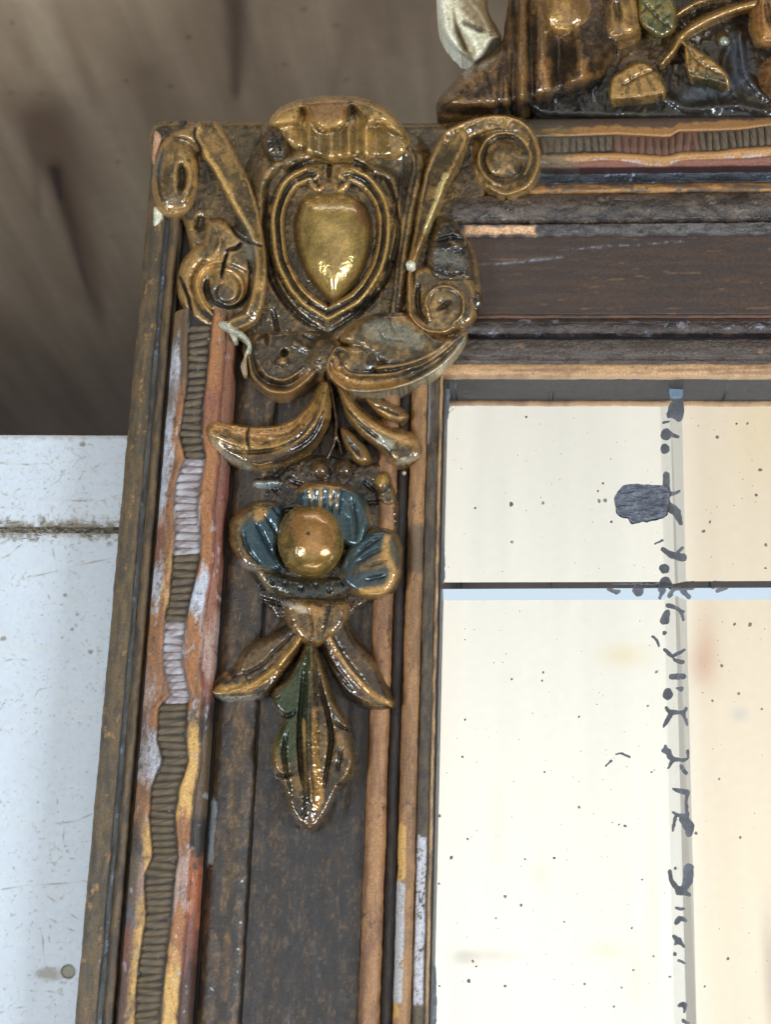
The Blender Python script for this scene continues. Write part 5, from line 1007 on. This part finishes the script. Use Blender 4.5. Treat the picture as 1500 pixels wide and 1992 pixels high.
mark((), [[(1341, 1688, 9), (1339, 1710, 10), (1332, 1728, 7), (1318, 1732, 5)], [(1304, 1694, 3), (1308, 1714, 5), (1320, 1730, 5)], [(1318, 1738, 4), (1342, 1740, 4)]])
mark((), [[(1316, 1766, 2.5), (1326, 1769, 3), (1332, 1768, 2)]]); mark((), [[(1316, 1796, 4), (1324, 1786, 5), (1336, 1792, 3)]]); mark((), [[(1312, 1822, 4), (1320, 1830, 6), (1332, 1842, 2)], [(1314, 1838, 3), (1322, 1828, 4)]]); mark((), (), [(1314, 1856, 4)]); mark((), [[(1320, 1868, 3), (1334, 1874, 2.5)]])
mark((), [[(1322, 1956, 4), (1332, 1954, 5), (1332, 1970, 2)]]); mark((), [[(1330, 1986, 4), (1340, 1992, 4)]]); mark((), (), [(1315, 1689, 3.5)])
mark((), [[(1179, 1490, 2), (1189, 1480, 2.5)], [(1198, 1468, 1.2), (1210, 1465, 2), (1226, 1472, 2)]])
mark((), [[(1276, 1057, 1.5), (1290, 1050, 2)]])
# silver specks eaten through all over the glass
sp = [(995, 981, 6), (1057, 978, 4), (996, 1054, 4), (1166, 974, 5), (1174, 940, 3), (1178, 973, 5), (925, 988, 3), (1164, 955, 3), (1024, 811, 3), (1190, 1015, 3), (1396, 850, 4), (1434, 824, 3), (1455, 824, 4), (1480, 914, 5), (1472, 963, 4), (1382, 1015, 4), (1370, 1033, 5), (1491, 1060, 4), (1490, 1105, 3), (1460, 1215, 5), (1430, 1214, 4), (1400, 1130, 2), (900, 1472, 3), (1057, 1308, 3), (996, 1321, 3), (1055, 1324, 3), (1127, 1394, 3), (1060, 1502, 3), (1127, 1570, 4), (878, 1668, 5), (855, 1587, 4), (910, 1632, 3), (1022, 1671, 3), (1079, 1669, 4), (983, 1744, 4), (1014, 1761, 4), (1098, 1793, 3), (965, 1786, 3), (920, 1870, 4), (927, 1880, 3), (912, 1908, 6), (983, 1918, 4), (1138, 1914, 3), (1195, 1958, 3), (855, 1918, 3), (854, 1719, 3), (1355, 1621, 4), (1441, 1629, 4), (1400, 1515, 3), (1405, 1295, 4), (1438, 1349, 4), (1387, 1363, 3), (1483, 1379, 3), (1261, 1373, 3), (1278, 1307, 4), (1250, 1711, 3), (1217, 1607, 4), (1205, 1604, 3), (1192, 1600, 2), (1417, 1865, 4), (1372, 1919, 3), (1304, 1900, 4), (1210, 1921, 3), (1195, 1958, 3), (1233, 1887, 3), (1230, 1805, 3), (1400, 1807, 2), (1268, 1502, 3), (1272, 1860, 3), (905, 1400, 3)]
r3 = np.random.default_rng(5)
for k in range(230): sp.append((r3.uniform(862, 1496), r3.uniform(812, 1990), r3.uniform(.7, 1.6)))
vs, fs, cs = [], [], []
for x, y, r in sp:
    if y < 1175 and y > 1128: continue
    if abs(x - np.interp(y, [738, 1992], [1305, 1334])) < 26: continue
    i = len(vs); n = 9; r *= .85; ec = r3.uniform(.65, 1.0); ro = r3.uniform(0, 3)
    for k in range(n):
        a = k / n * 2 * math.pi; rr = r * r3.uniform(.8, 1.15); dx, dy = rr * math.cos(a), rr * ec * math.sin(a)
        vs.append(tuple(P(x + dx * math.cos(ro) - dy * math.sin(ro), y + dx * math.sin(ro) + dy * math.cos(ro), ZG + .5)))
    vs.append(tuple(P(x, y, ZG + .9))); c = np.append(lin(*(np.array((96, 92, 86)) * r3.uniform(.9, 1.8 if r < 2 else 1.3))), .2); cs += [c] * (n + 1)
    fs += [(i + (k + 1) % n, i + k, i + n) for k in range(n)]
spk = new_mesh('speck', vs, fs, cs, MARKM, glass); spk['kind'] = 'stuff'
# grey bloom along the frame edge
for pts in ([(858, 745), (872, 745), (874, 800), (868, 830), (866, 900), (862, 940), (857, 940)], [(858, 1132), (866, 1120), (864, 1060), (858, 1040)], [(842, 1900), (848, 1880), (850, 1980), (842, 1992)]):
    mark([pts], name='edge_bloom', lo=lin(110, 112, 112), hi=lin(170, 172, 172))
mark([[(1303, 742), (1325, 740), (1328, 770), (1306, 772)]], name='edge_bloom', lo=lin(96, 110, 122), hi=lin(130, 146, 158))  # pale blue gleam of the bevel strip, painted as a flat patch
print('objects', len(bpy.data.objects), 'tris', sum(len(o.data.polygons) * 2 for o in bpy.data.objects if o.type == 'MESH'))
